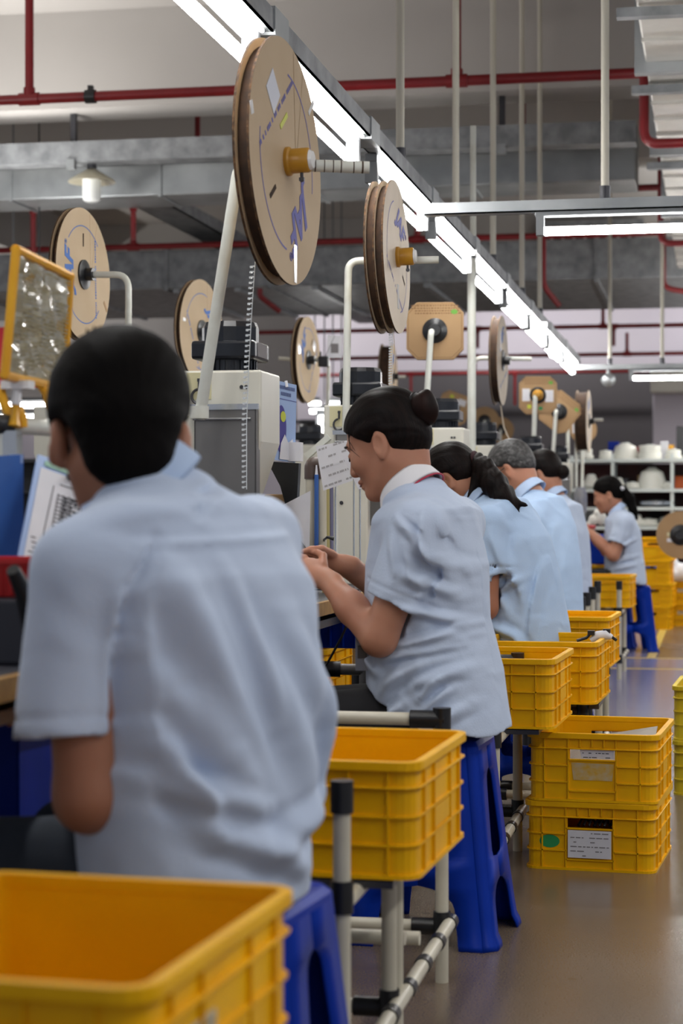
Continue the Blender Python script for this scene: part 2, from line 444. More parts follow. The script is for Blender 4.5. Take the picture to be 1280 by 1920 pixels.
# ---------------------------------------------------------------- red sprinkler pipes
def pipe_run(Y, Z, pa, pb, rad, drops, label, tees=(), bends=()):
    xa, xb = xat(pa, Y), xat(pb, Y)
    t = empty('sprinkler_pipe', (xa, Y, Z), 0, label, 'pipe')
    MB().cyl((0, 0, 0), (xb - xa, 0, 0), rad, n=12).build('main_run', M_RED, t, True)
    for px, zt in drops:
        x = xat(px, Y) - xa
        MB().cyl((x, 0, 0), (x, 0, zt - Z), rad * 0.85, n=12).build('branch', M_RED, t, True)
        MB().cyl((x - rad * 2, 0, 0), (x + rad * 2, 0, 0), rad * 1.28, n=12).cyl((x, 0, 0), (x, 0, rad * 2.2 * (1 if zt > Z else -1)), rad * 1.15, n=12).build('tee', M_RED, t, True)
    for px in tees:
        x = xat(px, Y) - xa
        MB().cyl((x - rad, 0, 0), (x + rad, 0, 0), rad * 1.35, n=12).box((x, 0, rad * 1.5), (rad, rad, rad * 1.2)).build('coupling', M_BLACK, t, True)
    for pts in bends:
        MB().tube(bend([Vector(p) - Vector((xa, Y, Z)) for p in pts], 0.08), rad * 0.9).build('branch', M_RED, t, True)
    return t
Y1 = yat(530, 10.9); Z1 = 3.39
r_end = xat(1207, Y1)
pipe_run(Y1, Z1, -260, 1207, 0.030, ((55, CZ), (474, CZ), (856, CZ)),
         'red sprinkler pipe running across above the largest reel, nearest of the crossing pipes', (170, 606),
         (((r_end, Y1, CZ), (r_end, Y1, 3.0), (r_end + 0.9, Y1, 3.0)),))
Y3 = yat(600, 14.8)
pipe_run(Y3, 3.40, 20, 1238, 0.026, ((90, 3.55), (370, CZ), (700, 3.55), (980, CZ), (62, 3.0), (250, 3.12), (285 * 0 + 782, 3.1)),
         'red sprinkler pipe crossing just below the first galvanised duct', (),
         (((xat(1238, Y3), Y3, 3.75), (xat(1238, Y3), Y3, 2.98), (xat(1300, Y3), Y3, 2.98)),))
Y4 = yat(600, 17.3)
pipe_run(Y4, 3.41, -60, 1245, 0.028, ((250, 3.5), (782, 3.7)),
         'red sprinkler pipe running along the top of the second wide duct', (),
         (((xat(1018, Y4), Y4, 3.41), (xat(1018, Y4), Y4, 2.97), (xat(1036, Y4) + 0.05, Y4 + 0.1, 2.8)),
          ((xat(487, Y4), Y4, 3.0), (xat(487, Y4), Y4, 2.93), (xat(520, Y4), Y4 + 0.1, 2.8)),
          ((xat(1243, Y4), Y4, 3.41), (xat(1243, Y4), Y4, 2.93), (xat(1330, Y4), Y4, 2.85))))
for d, z, lab, dr in ((25.6, 3.41, 'thin red pipe highest on the far lilac wall', ((895, 3.15), (1010, 3.7), (1130, 3.8), (1150, 3.15))),
                      (27.6, 3.20, 'thin red pipe midway on the far lilac wall', ((1175, 3.5), (890, 3.0))),
                      (29.6, 3.10, 'thin red pipe along the top of the dark partition', ((770, 2.6), (965, 2.6)))):
    Yp = yat(900, d)
    pipe_run(Yp, z, 430, 1330, 0.028, dr, lab)

# ---------------------------------------------------------------- cable trays and ducts
YT = yat(600, 13.5)
t = empty('cable_tray', (xat(-200, YT), YT, 3.50), 0, 'spangled galvanised cable tray crossing the hall above the barn lamp', 'cable tray')
LT = xat(1192, YT) - xat(-200, YT)
MB().box2((0, -0.02, 0), (LT, 0.0, 0.15)).box2((0, 0, 0), (LT, 0.2, 0.012)).box2((0, 0.18, 0), (LT, 0.2, 0.15)).build('trough', M_GALVD, t)
for px in (135, 940, 545):
    x = xat(px, YT) - xat(-200, YT)
    MB().box2((x - 0.02, 0.02, 0.0), (x + 0.02, 0.06, 0.36)).build('hanger_strap', M_DSTEEL, t)
    MB().box2((x - 0.03, -0.045, -0.05), (x + 0.03, 0.01, 0.02)).build('bracket', M_GALV, t)
YD = yat(600, 14.1)
t = empty('air_duct', (xat(-250, YD), YD, 3.345), 0, 'smooth galvanised air duct crossing behind the barn lamp', 'duct')
LD = xat(1192, YD) - xat(-250, YD)
for k in range(5):
    MB().box2((k * LD / 5 + 0.004, 0, 0), ((k + 1) * LD / 5 - 0.004, 0.55, 0.40)).build('duct_section', M_GALV, t, bevel=0.01)
    if k: MB().box2((k * LD / 5 - 0.012, -0.012, -0.012), (k * LD / 5 + 0.012, 0.56, 0.41)).build('flange', M_GALV, t)
YD2 = yat(600, 18.0)
t = empty('air_duct', (xat(-250, YD2), YD2, 3.10), 0, 'broad dull galvanised duct crossing with a wide flat underside', 'duct')
L2 = xat(1330, YD2) - xat(-250, YD2)
for k in range(8):
    MB().box2((k * L2 / 8 + 0.004, 0, 0), ((k + 1) * L2 / 8 - 0.004, 2.7, 0.37)).build('duct_section', M_GALVD, t, bevel=0.01)
    if k: MB().box2((k * L2 / 8 - 0.02, -0.02, -0.02), (k * L2 / 8 + 0.02, 2.72, 0.39)).build('flange', M_GALVD, t)
for px in (330, 445, 590, 800):
    x = xat(px, YD2) - xat(-250, YD2)
    MB().box2((x - 0.03, 0.0, -0.04), (x + 0.03, 2.6, -0.002)).build('stiffener', M_GALV, t)
# tray running away from the camera at the left
t = empty('cable_tray', (-5.0, 16.0, 3.66), 0, 'galvanised cable tray running away to the left below the ceiling', 'cable tray')
MB().box2((0, 0, 0), (0.32, 11, 0.012)).box2((0, 0, 0), (0.012, 11, 0.12)).box2((0.308, 0, 0), (0.32, 11, 0.12)).build('trough', M_GALVD, t)
for k in range(3):
    MB().box2((0.14, 1.5 + k * 3.4, 0.0), (0.18, 1.54 + k * 3.4, 0.88)).build('hanger_strap', M_DSTEEL, t)
# foil-lined duct along the aisle at the right
t = empty('air_duct', (-0.345, 6.2, 3.10), 0, 'foil clad flanged duct running along the aisle at the upper right', 'duct')
fl = [0.0, 1.55, 3.05, 5.2, 7.6]
for a, b in zip(fl, fl[1:] + [11.0]):
    MB().box2((0.02, a + 0.03, 0.02), (1.35, b - 0.03, 0.72)).build('duct_section', M_FOIL, t, bevel=0.01)
    n = max(2, int((b - a) / 0.4))
    for k in range(1, n):
        MB().box2((0.02, a + k * (b - a) / n - 0.012, 0.005), (1.35, a + k * (b - a) / n + 0.012, 0.02)).build('foil_seam', M_FOIL, t)
for a in fl:
    MB().box2((-0.03, a - 0.035, -0.03), (1.4, a - 0.002, 0.76)).box2((-0.03, a + 0.002, -0.03), (1.4, a + 0.035, 0.76)).build('flange', M_GALV, t)
    MB().box2((-0.06, a + 0.36, -0.04), (1.4, a + 0.42, 0.0)).build('support_bar', M_GALVD, t)

# ---------------------------------------------------------------- fluorescent rows
RX = -1.17; RZ = 2.15
t = empty('lighting_channel', (RX + 0.02, 1.0, 2.235), 0, 'grey steel channel carrying the long row of tubes over the line', 'channel')
MB().box2((-0.03, 0, 0), (0.03, 15.4, 0.006)).box2((-0.03, 0, 0), (-0.024, 15.4, 0.06)).box2((0.024, 0, 0), (0.03, 15.4, 0.06)).build('channel', M_GALVD, t)
for k in range(9):
    MB().box((0, 2.5 + 1.42 * k, 0.03), (0.07, 0.16, 0.075)).build('splice_plate', M_GALV, t)
def tube_light(name, label, group=None, mt=None):
    """1.2 m batten along +Y with two tubes"""
    t = empty(name, (0, 0, 0), 0, label, 'lamp', group)
    MB().box2((-0.022, 0, 0.056), (0.022, 1.22, 0.085)).build('batten', M_BATTEN, t, bevel=0.004)
    MB().cyl((-0.005, 0.04, 0), (-0.005, 1.18, 0), 0.017, n=10).build('tube', mt or M_TUBE, t, True)
    MB().cyl((0.034, 0.04, 0.074), (0.034, 1.18, 0.074), 0.006, n=8).build('tube', mt or M_TUBE, t, True)
    for y in (0.02, 1.20):
        MB().box((0.0, y, 0.022), (0.044, 0.03, 0.075)).build('lamp_holder', M_BATTEN, t)
    return t
ORD = ['frontmost', 'second', 'third', 'fourth', 'fifth', 'sixth', 'seventh', 'eighth', 'ninth', 'tenth']
proto = None
NM = ['at the top edge of the picture', 'ending left of the largest reel', 'behind the largest reel', 'between the two big reels',
      'just beyond the cross bar', 'one after the cross bar', 'beside the pole of the row', 'seen above the thin upright reel', 'with only one lit lamp beyond it', 'at the far end of the row']
for i, y in enumerate((2.17, 3.60, 5.02, 6.55, 7.97, 9.35, 10.78, 12.18, 13.6, 15.0)):
    o = tube_light('tube_light', '') if proto is None else copy_tree(proto)
    proto = proto or o
    place(o, (RX, y, RZ), 0, ORD[i] + ' twin tube lamp of the long ceiling row, ' + NM[i], 'long row of tube lamps')
# cross bars with lamps
def cross(px0, d, zb, px_tube, lab_bar, lab_lamp, x1, zt):
    Y = yat(px0 + 100, d); xa = xat(px0, Y)
    t = empty('lamp_crossbar', (xa, Y, zb), 0, lab_bar, 'channel')
    MB().box2((0, -0.03, 0), (x1 - xa, 0.03, 0.006)).box2((0, -0.03, 0), (x1 - xa, -0.024, 0.045)).box2((0, 0.024, 0), (x1 - xa, 0.03, 0.045)).build('channel', M_GALV, t)
    o = copy_tree(proto); place(o, (xat(px_tube, Y) + 1.22, Y, zt), R(90), lab_lamp, 'lamps hung on cross bars')
    return Y
YC = cross(797, 7.46, 2.145, 1003, 'pale steel cross bar joining the row of tubes near the top right', 'twin tube lamp hung crosswise under the nearer cross bar at the right', 1.2, 2.072)
YC2 = cross(1066, 15.7, 2.14, 1178, 'pale steel cross bar at the far end of the tube row', 'twin tube lamp hung crosswise at the far end before the dark partition', 1.4, 2.07)
# hangers: white conduits from the ceiling
HL = [(740, 1, 'behind the second big reel'), (846, 1, 'second along the row of tubes'), (917, 1, 'third along the row of tubes'), (972, 1, 'fourth along the row of tubes'), (1006, 1, 'fifth along the row of tubes')]
def hanger(x, y, z0, label, r=0.016, mt=M_CREAMPIPE):
    t = empty('lamp_hanger', (x, y, z0), 0, label, 'rod')
    MB().cyl((0, 0, 0.03), (0, 0, CZ - z0), r, n=10).build('conduit', mt, t, True)
    MB().cyl((0, 0, -0.0), (0, 0, 0.05), r * 1.35, n=10).build('socket', M_DSTEEL, t, True)
    return t
for px, _, l in HL:
    y = RX / ((( px - 640) / F_PX * CT - ST) / ((px - 640) / F_PX * ST + CT))
    hanger(RX + 0.02, y, 2.295, 'white conduit hanger ' + l)
hanger(RX + 0.02, 4.72, 2.295, 'white conduit hanger left of the largest reel at the top')
hanger(xat(1134, YC), YC, 2.19, 'white conduit hanger holding the nearer cross bar')
hanger(xat(1143, YC2), YC2, 2.185, 'white conduit hanger left of the two at the far cross bar')
hanger(xat(1241, YC2), YC2, 2.185, 'white conduit hanger right of the two at the far cross bar')
# tall conduit down to the bench
t = empty('conduit_pole', (RX - 0.0, 9.36, 0.86), 0, 'tall white conduit pole dropping from the ceiling tray to the benches', 'pole')
MB().cyl((0, 0, 0), (0, 0, 1.37), 0.021, n=12).cyl((0.0, 0.06, 1.42), (0, 0.06, 2.03), 0.015, n=12).cyl((0, 0, 1.37), (0, 0.06, 1.42), 0.018, n=12).build('pole', M_WPIPE, t, True)
MB().box((0.0, -0.03, 0.05), (0.06, 0.03, 0.12)).build('switch_box', M_WHITE, t)
# small spotlight
p = W(1140, 705, 15.7); p.y = YC2 - 0.02; p.z = 2.055
t = empty('spotlight', p, 0, 'small white spotlight hanging under the far cross bar', 'spotlight')
MB().cyl((0, 0, 0.02), (0, 0, 0.1), 0.014).build('stem', M_BATTEN, t, True)
MB().lathe([(0.02, 0.05), (0.05, 0.03), (0.055, -0.03), (0.045, -0.035)], ax=(-0.5, -0.7, -0.5)).build('head', M_GALV, t, True)
MB().lathe([(0.045, -0.036), (0.0, -0.05)], ax=(-0.5, -0.7, -0.5)).build('lens', M_CLEAR, t, True)
for i, (px, py, d) in enumerate(((967, 618, 12.7), (1011, 657, 13.9))):
    p = W(px, py, d); p.x = RX + 0.03
    t = empty('bulb_light', p, 0, ['lit bulb fitting hanging below the tube row, nearer one', 'lit bulb fitting hanging below the tube row, farther one'][i], 'lamp')
    MB().cyl((-0.07, 0, 0.03), (0.05, 0, 0.03), 0.014).build('tube', M_TUBEF, t, True)
    MB().lathe([(0.0, -0.06), (0.03, -0.05), (0.042, -0.02), (0.03, 0.015), (0.012, 0.03)]).build('bulb', M_TUBEF, t, True)
    MB().cyl((0, 0, 0.03), (0, 0, RZ + 0.09 - p.z), 0.006).build('stem', M_BATTEN, t, True)
# barn lamp
p = W(172, 285, 13.35); p.y = YT + 0.1; p.x = xat(172, YT + 0.1); p.z = 3.42
t = empty('barn_lamp', p, 0, 'unlit barn lamp with a cream cone shade and glass jar under the tray', 'lamp')
MB().lathe([(0.03, 0.05), (0.06, 0.03), (0.165, -0.035), (0.172, -0.05), (0.165, -0.05), (0.06, 0.015), (0.03, 0.03)], n=32).build('shade', M_ENAMEL, t, True)
MB().lathe([(0.066, 0.0), (0.066, -0.15), (0.06, -0.18), (0.04, -0.19), (0.0, -0.192)], n=24).build('glass_jar', M_CLEAR, t, True)
MB().cyl((0, 0, 0.04), (0, 0, 0.082), 0.035).build('neck', M_DSTEEL, t, True)
# ================================================================ crates
def make_crate(w=0.37, l=0.47, h=0.19, my=None, slot=True):
    my = my or M_YEL
    t = empty('storage_crate', (0, 0, 0), 0, 'x', 'crate')
    e = 0.010; W2, L2 = w / 2 - e, l / 2 - e; th = 0.004; rc = 0.028
    s = MB()
    s.box2((-W2 + 0.01, -L2 + 0.01, 0.003), (W2 - 0.01, L2 - 0.01, 0.008))
    for sy in (-1, 1):                       # short ends with a handle slot
        y0, y1 = sy * L2, sy * (L2 - th)
        a = W2 - rc; zt = h - 0.012
        s.box2((-a, y0, 0.002), (-0.062, y1, zt)); s.box2((0.062, y0, 0.002), (a, y1, zt))
        s.box2((-0.062, y0, 0.002), (0.062, y1, 0.118)); s.box2((-0.062, y0, 0.148), (0.062, y1, zt))
        if not slot: s.box2((-0.062, y0, 0.118), (0.062, y1, 0.148))
        p = sy * (L2 + 0.0055)
        for z in (0.054, 0.10):
            if not slot: s.box2((-a, y0, z - 0.0018), (a, p, z + 0.0018))
            for sx in (-1, 1) if slot else (): s.box2((sx * 0.066, y0, z - 0.0018), (sx * a, p, z + 0.0018))
        if slot: s.box2((-0.066, y0, 0.028), (0.066, p, 0.032)); s.box2((-0.066, y0, 0.114), (0.066, p, 0.118))
        for x in (-0.132, -0.066, 0.066, 0.132): s.box2((x - 0.0018, y0, 0.004), (x + 0.0018, p, zt))
        for x in (-0.033, 0.0, 0.033) if slot else (): s.box2((x - 0.0018, y0, 0.152), (x + 0.0018, p, zt))
    for sx in (-1, 1):
        x0, x1 = sx * W2, sx * (W2 - th); a = L2 - rc
        s.box2((x0, -a, 0.002), (x1, a, h - 0.012))
        p = sx * (W2 + 0.0055)
        for z in (0.054, 0.10): s.box2((x0, -a, z - 0.0018), (p, a, z + 0.0018))
        for y in (-0.16, -0.075, 0.075, 0.16): s.box2((x0, y - 0.0018, 0.004), (p, y + 0.0018, h - 0.012))
        s.box2((x0, -0.07, 0.06), (sx * (W2 + 0.003), 0.07, 0.094))
    for k, (sx, sy) in enumerate(((1, 1), (-1, 1), (-1, -1), (1, -1))):
        cx, cy = sx * (W2 - rc), sy * (L2 - rc)
        s.qring(cx, cy, k * math.pi / 2, rc - th, rc, 0.002, h - 0.012)
        for z in (0.054, 0.10): s.qring(cx, cy, k * math.pi / 2, rc, rc + 0.0055, z - 0.0018, z + 0.0018)
    s.build('shell', my, t)
    MB().rring(w, l, 0.036, 0.015, h - 0.016, h).rring(w - 0.004, l - 0.004, 0.035, 0.01, h - 0.045, h - 0.041).build('rim', my, t, bevel=0.002)
    MB().rring(w - 0.008, l - 0.008, 0.033, 0.012, 0.0, 0.007).build('foot_rim', my, t)
    return t
crate0 = make_crate(slot=False); crate1 = make_crate()
used = set()
def crate(loc, rz, label, group=None, slot=False):
    o = copy_tree(crate1 if slot else crate0)
    return place(o, loc, R(rz), label, group)
def paper(parent, name, corners, lines, m=None, ink=None, header=True, seed=0):
    """flat printed label: a thin card with rows of small print"""
    a, b, c, d = [Vector(p) for p in corners]          # bl, br, tr, tl
    nrm = (b - a).cross(d - a).normalized()
    o = MB().prism([a, b, c, d], nrm * 0.0008).build(name, m or M_WHITE, parent)
    rnd = random.Random(seed); q = MB()
    up = nrm * 0.0012
    def P(u, v): return a + (b - a) * u + (d - a) * v + up
    for i in range(lines):
        v = 0.9 - 0.82 * i / max(lines - 1, 1); u = 0.06
        while u < 0.9:
            w = rnd.uniform(0.04, 0.16)
            if rnd.random() < 0.72:
                e = min(u + w, 0.95); hh = 0.22 / max(lines, 3)
                q.add([P(u, v - hh / 2), P(e, v - hh / 2), P(e, v + hh / 2), P(u, v + hh / 2)], [(0, 1, 2, 3)])
            u += w + 0.03
    if lines: q.build('print', ink or M_INKL, o, fix=False)
    return o
CRX = -0.447
def crate_at(px, py, d, ztop, label, rz=-2.5, dy=0.235, dx=-0.185, group='yellow crates beside the workers'):
    p = W(px, py, d)
    return crate((p.x + dx, p.y + dy, ztop - 0.19), rz, label, group)
cA = crate((-0.637, 1.80, 0.405), -3.5, 'large blurred yellow crate in the foreground, empty, at the bottom left', 'yellow crates beside the workers')
paper(cA, 'label_card', [(0.176, -0.13, 0.03), (0.176, -0.03, 0.03), (0.176, -0.03, 0.125), (0.176, -0.13, 0.125)], 7, mat('grey_card', rgb(190, 178, 150), 0.6), M_INK, seed=3)
cB = crate_at(800, 1430, 3.07, 0.595, 'yellow crate on the pipe stand between the two nearest workers')
cC = crate_at(1048, 1265, 5.18, 0.595, 'yellow crate beside the bun haired woman, above the floor stack')
cD = crate_at(1138, 1203, 5.88, 0.595, 'yellow crate holding black clips, just behind the floor stack', dx=-0.2, dy=0.19)
cE = crate_at(1150, 1157, 7.2, 0.595, 'yellow crate right behind the ponytailed woman')
cF = crate_at(1186, 1080, 11.6, 0.595, 'yellow crate on a far stand left of the far blue stool')
cG = crate_at(1203, 1062, 13.55, 0.60, 'yellow crate directly in front of the farthest woman')
p = W(1248, 1640, 5.26)  # near corner of the floor stack
cS1 = crate((p.x - 0.19, p.y + 0.235, 0.0), -4.5, 'lower crate of the floor stack, with green oval sticker and white card', 'two crates stacked on the floor', True)
cS2 = crate((p.x - 0.185, p.y + 0.23, 0.191), -4.0, 'upper crate of the floor stack, with torn label and grey tray inside', 'two crates stacked on the floor', True)
paper(cS1, 'label_card', [(-0.06, -0.2322, 0.036), (0.06, -0.2322, 0.036), (0.06, -0.2322, 0.112), (-0.06, -0.2322, 0.112)], 6, None, None, seed=5)
ov = MB().lathe([(0.0225, 0), (0.0225, 0.001)], ax=(0, -1, 0), n=20); ov.v = [(x * 1.25 - 0.112, y - 0.2252, z * 0.8 + 0.078) for x, y, z in ov.v]
ov.build('oval_sticker', M_GREEN, cS1)
paper(cS2, 'torn_label', [(-0.052, -0.2255, 0.06), (0.055, -0.2255, 0.06), (0.06, -0.2255, 0.106), (-0.058, -0.2255, 0.108)], 0, mat('torn_paper', rgb(196, 178, 140), 0.8, col2=rgb(206, 164, 60), scale=40))
paper(cS2, 'slip', [(-0.03, -0.224, 0.121), (0.06, -0.224, 0.121), (0.06, -0.224, 0.147), (-0.036, -0.224, 0.15)], 3, None, M_INK, seed=8)
# contents
tr = MB().prism([(-0.14, -0.19, 0), (0.13, -0.19, 0), (0.12, 0.12, 0.02), (-0.12, 0.1, 0.0)], (0, 0, 0.004))
o = tr.build('tray_sheet', mat('grey_sheet', rgb(150, 146, 138), 0.6)); o.location = (p.x - 0.16, p.y + 0.30, 0.312); o.rotation_euler = (R(7), R(-5), R(-5))
tag(o, 'grey printed sheet lying in the upper crate of the floor stack', 'sheet')
q = MB()
for k in range(7): q.tube([(-0.05 + k * 0.014, 0, 0.0), (-0.04 + k * 0.016, 0.02, 0.02 + 0.01 * (k % 3)), (-0.02 + k * 0.012, 0.06, 0.0)], 0.004, 6)
o = q.build('cable_bundle', M_BLACK, None, True); o.location = (p.x - 0.19, p.y + 0.03, 0.122)
tag(o, 'black cable ends showing through the handle slot of the lower stack crate', 'cables')
for i, (px, py, dz, mm) in enumerate(((1108, 1196, 0.0, M_BLACK), (1137, 1193, 0, M_BLACK), (1126, 1197, 0, M_WHITE))):
    g = W(px, py, 6.05); q = MB()
    if i == 2: q.tube([(-0.03, 0, -0.008), (-0.01, 0, 0.008), (0.015, 0, 0.012), (0.035, 0, 0.004)], [0.01, 0.016, 0.016, 0.008], 10)
    else:
        q.tube([(-0.045, 0, -0.01), (-0.015, 0.0, 0.0), (0.0, 0, 0.014), (0.012, 0.01, 0.0), (0.03, 0, -0.012)], 0.005, 8).box((0, 0, 0.016), (0.022, 0.02, 0.014))
    o = q.build('cable_clip' if i < 2 else 'white_plug', mm, None, True); o.location = g
    tag(o, ['black spring clip sticking up in the crate behind the floor stack', 'black clip at the corner of the crate behind the floor stack', 'white plug between the two black clips in the crate'][i], 'clip' if i < 2 else 'plug')
q = MB()   # dark filling so the clips rest on something
o = MB().box((0, 0, 0), (0.30, 0.38, 0.15)).build('parts_bag', mat('amber_bag', rgb(150, 112, 30), 0.5), bevel=0.03)
o.location = (cD.location.x, cD.location.y, 0.495); o.rotation_euler = (0, 0, R(-2.5)); tag(o, 'amber bag of parts filling the crate that holds the clips', 'bag')
# crates at the right edge and beyond
def crate_y(loc, rz, label, mm=None, group='yellow crates standing on the floor'):
    o = crate(loc, rz, label, group, True)
    if mm:
        for c in o.children: c.data = c.data.copy(); c.data.materials[0] = mm
    return o
p2 = W(1262, 1490, 6.72)
crate_y((p2.x + 0.19, p2.y + 0.22, 0.0), -3, 'faded yellow crate at the right edge, lower one, behind the floor stack', M_YEL2)
crate_y((p2.x + 0.19, p2.y + 0.22, 0.191), -3, 'faded yellow crate at the right edge, upper one, behind the floor stack', M_YEL2)
p3 = W(1222, 1174, 16.4)
for k in range(2):
    for j in range(2):
        o = crate_y((p3.x + 0.25 + j * 0.50, p3.y + 0.25, k * 0.191), -90 - 1, 'far yellow crate on the floor by the shelves, %s of the %s pair' % (('lower', 'upper')[k], ('left', 'right')[j]), None, 'far yellow crates by the shelves')
        if j == 0:
            paper(o, 'label_card', [(0.1755, -0.035, 0.06), (0.1755, 0.035, 0.06), (0.1755, 0.035, 0.13), (0.1755, -0.035, 0.13)], 3, mat('grey_card', rgb(190, 178, 150), 0.6), M_INK, seed=k)
p4 = W(1222, 1150, 15.9)
for k in range(4):
    crate_y((p4.x - 0.02 + (0.02 if k % 2 else 0), p4.y + 0.3, k * 0.191), -2, ['bottom', 'second', 'third', 'topmost'][k] + ' crate of the tall far stack behind the farthest woman', None, 'tall far stack of crates')
# inner crate under the bench, beside the bun haired woman
crate((-1.24, 5.45, 0.42), 0, 'yellow crate under the bench beyond the bun haired woman', 'yellow crates beside the workers')
crate((-0.98, 14.4, 0.42), 0, 'yellow crate left of the farthest woman, behind her lap', 'yellow crates beside the workers')

def drop_tree(o):
    for c in list(o.children): drop_tree(c)
    bpy.data.objects.remove(o)
drop_tree(crate0); drop_tree(crate1)
# ================================================================ pipe stands under the crates
def joint(t, p, ax, ln=0.06, r=0.0185):
    p = Vector(p); ax = Vector(ax); MB().cyl(p - ax * ln / 2, p + ax * ln / 2, r, n=12).build('black_joint', M_BLACK, t, True)
PR = 0.014
def pipe_stand(yf, yb, x0=-0.93, x1=-0.567, posts=True, zt=0.575, label='', mid=None, rail_from=None, rail_to=None):
    """ivory lean-pipe frame: two front posts, back posts, cross bars, low side rails"""
    t = empty('pipe_stand', (x1, yf, 0), 0, label, 'stand', 'lean pipe stands')
    W0 = x0 - x1; D = yb - yf
    ys = [0.0, D] + ([mid] if mid else [])
    jm = t
    for x in (0, W0):
        for y in ys:
            top = zt if y == 0 else (0.385 if y == mid else zt - 0.01)
            MB().cyl((x, y, 0.0), (x, y, top), PR, n=12).build('post', M_IVORY, t, True)
            joint(jm, (x, y, top - 0.02), (0, 0, 1), 0.05); joint(jm, (x, y, 0.124), (0, 0, 1), 0.05)
            joint(jm, (x, y, 0.40), (0, 0, 1), 0.05)
    ra = rail_from if rail_from is not None else 0.0
    rb = rail_to if rail_to is not None else D
    for x in (0, W0):
        MB().cyl((x + 0.016, ra, 0.124), (x + 0.016, rb, 0.124), PR, n=12).build('side_rail', M_IVORY, t, True)
        MB().cyl((x, 0, 0.385), (x, D, 0.385), PR * 0.9, n=12).build('side_rail', M_IVORY, t, True)
    for y in ys:
        for z, xo in ((0.124, 0), (0.385, 0)):
            MB().cyl((W0, y + 0.01, z - 0.01), (0, y + 0.01, z - 0.01), PR, n=12).build('cross_bar', M_IVORY, t, True)
            joint(jm, (-0.035, y + 0.01, z - 0.01), (1, 0, 0), 0.06)
            joint(jm, (W0 + 0.035, y + 0.01, z - 0.01), (1, 0, 0), 0.06)
    MB().cyl((W0, D, zt - 0.02), (0, D, zt - 0.02), PR, n=12).build('top_bar', M_IVORY, t, True)
    joint(jm, (-0.03, D, zt - 0.02), (1, 0, 0), 0.075, 0.0195); joint(jm, (0, D, zt - 0.02), (0, 0, 1), 0.05, 0.0195)
    k = ra + 0.07
    while k < rb:
        joint(jm, (0.016, k, 0.124), (0, 1, 0), 0.036, 0.0168); k += 0.19
    return t
s1 = pipe_stand(2.92, 4.03, label='ivory pipe stand with black joints under the crate beside the nearest man', mid=0.44, rail_from=0.1, rail_to=1.13)
MB().cyl((0.016, 0.0, 0.124), (0.016, 0.24, 0.124), PR * 1.12, n=12).build('pink_sleeve', M_PINK, s1, True)
MB().cyl((0.0, 0.51, 0.0), (0, 0.51, 0.385), PR, n=12).build('post', M_IVORY, s1, True)
MB().box2((-0.30, 0.12, 0.390), (0.06, 0.60, 0.402)).build('tray', M_DSTEEL, s1)
for y in (0.8, 0.62):
    MB().cyl((-0.36, y, 0.16 if y > 0.7 else 0.2), (0.0, y, 0.16 if y > 0.7 else 0.2), PR, n=12).build('cross_bar', M_IVORY, s1, True)
s0 = pipe_stand(1.60, 2.02, label='pipe stand hidden under the blurred foreground crate', zt=0.385, x0=-0.80)
s2 = pipe_stand(5.02, 5.62, label='ivory pipe stand under the crate beside the bun haired woman')
MB().box2((-0.20, 0.18, 0.390), (0.10, 0.60, 0.402)).build('tray', M_DSTEEL, s2)
s3 = pipe_stand(5.95, 6.12, label='short pipe stand under the crate of black clips', zt=0.39, x0=-0.7, x1=-0.40)
MB().box2((-0.28, 0.0, 0.385), (0.05, 0.4, 0.400)).build('tray', M_DSTEEL, s3)
s4 = pipe_stand(7.3, 7.75, label='pipe stand under the crate right behind the ponytailed woman', zt=0.39, x0=-0.7, x1=-0.43)
for i, (yy, xx) in enumerate(((11.35, -0.55), (13.3, -0.72))):
    pipe_stand(yy, yy + 0.62, x0=xx - 0.30, x1=xx, label=['far pipe stand left of the far blue stool', 'farthest pipe stand under the crate by the farthest woman'][i])
tray = MB().box2((-0.28, 0, 0), (0.03, 0.4, 0.012)).build('tray', M_DSTEEL, s4); tray.location = (0, 0.0, 0.39)
for i, (px, d) in enumerate(((1120, 10.6), (1110, 10.0), (1100, 9.5), (1090, 9.2))):
    g = W(px, 1090, d); g.z = 0
    t = empty('pipe_post', g, 0, ['rightmost', 'second from right', 'third from right', 'leftmost'][i] + ' black capped pipe post in the far cluster behind the greying man', 'post', 'black capped posts')
    MB().cyl((0, 0, 0), (0, 0, 0.58 - 0.008 * i), PR, n=12).build('post', M_IVORY, t, True)
    MB().cyl((0, 0, 0.54 - 0.008 * i), (0, 0, 0.605 - 0.008 * i), 0.0195, n=12).build('cap', M_BLACK, t, True)

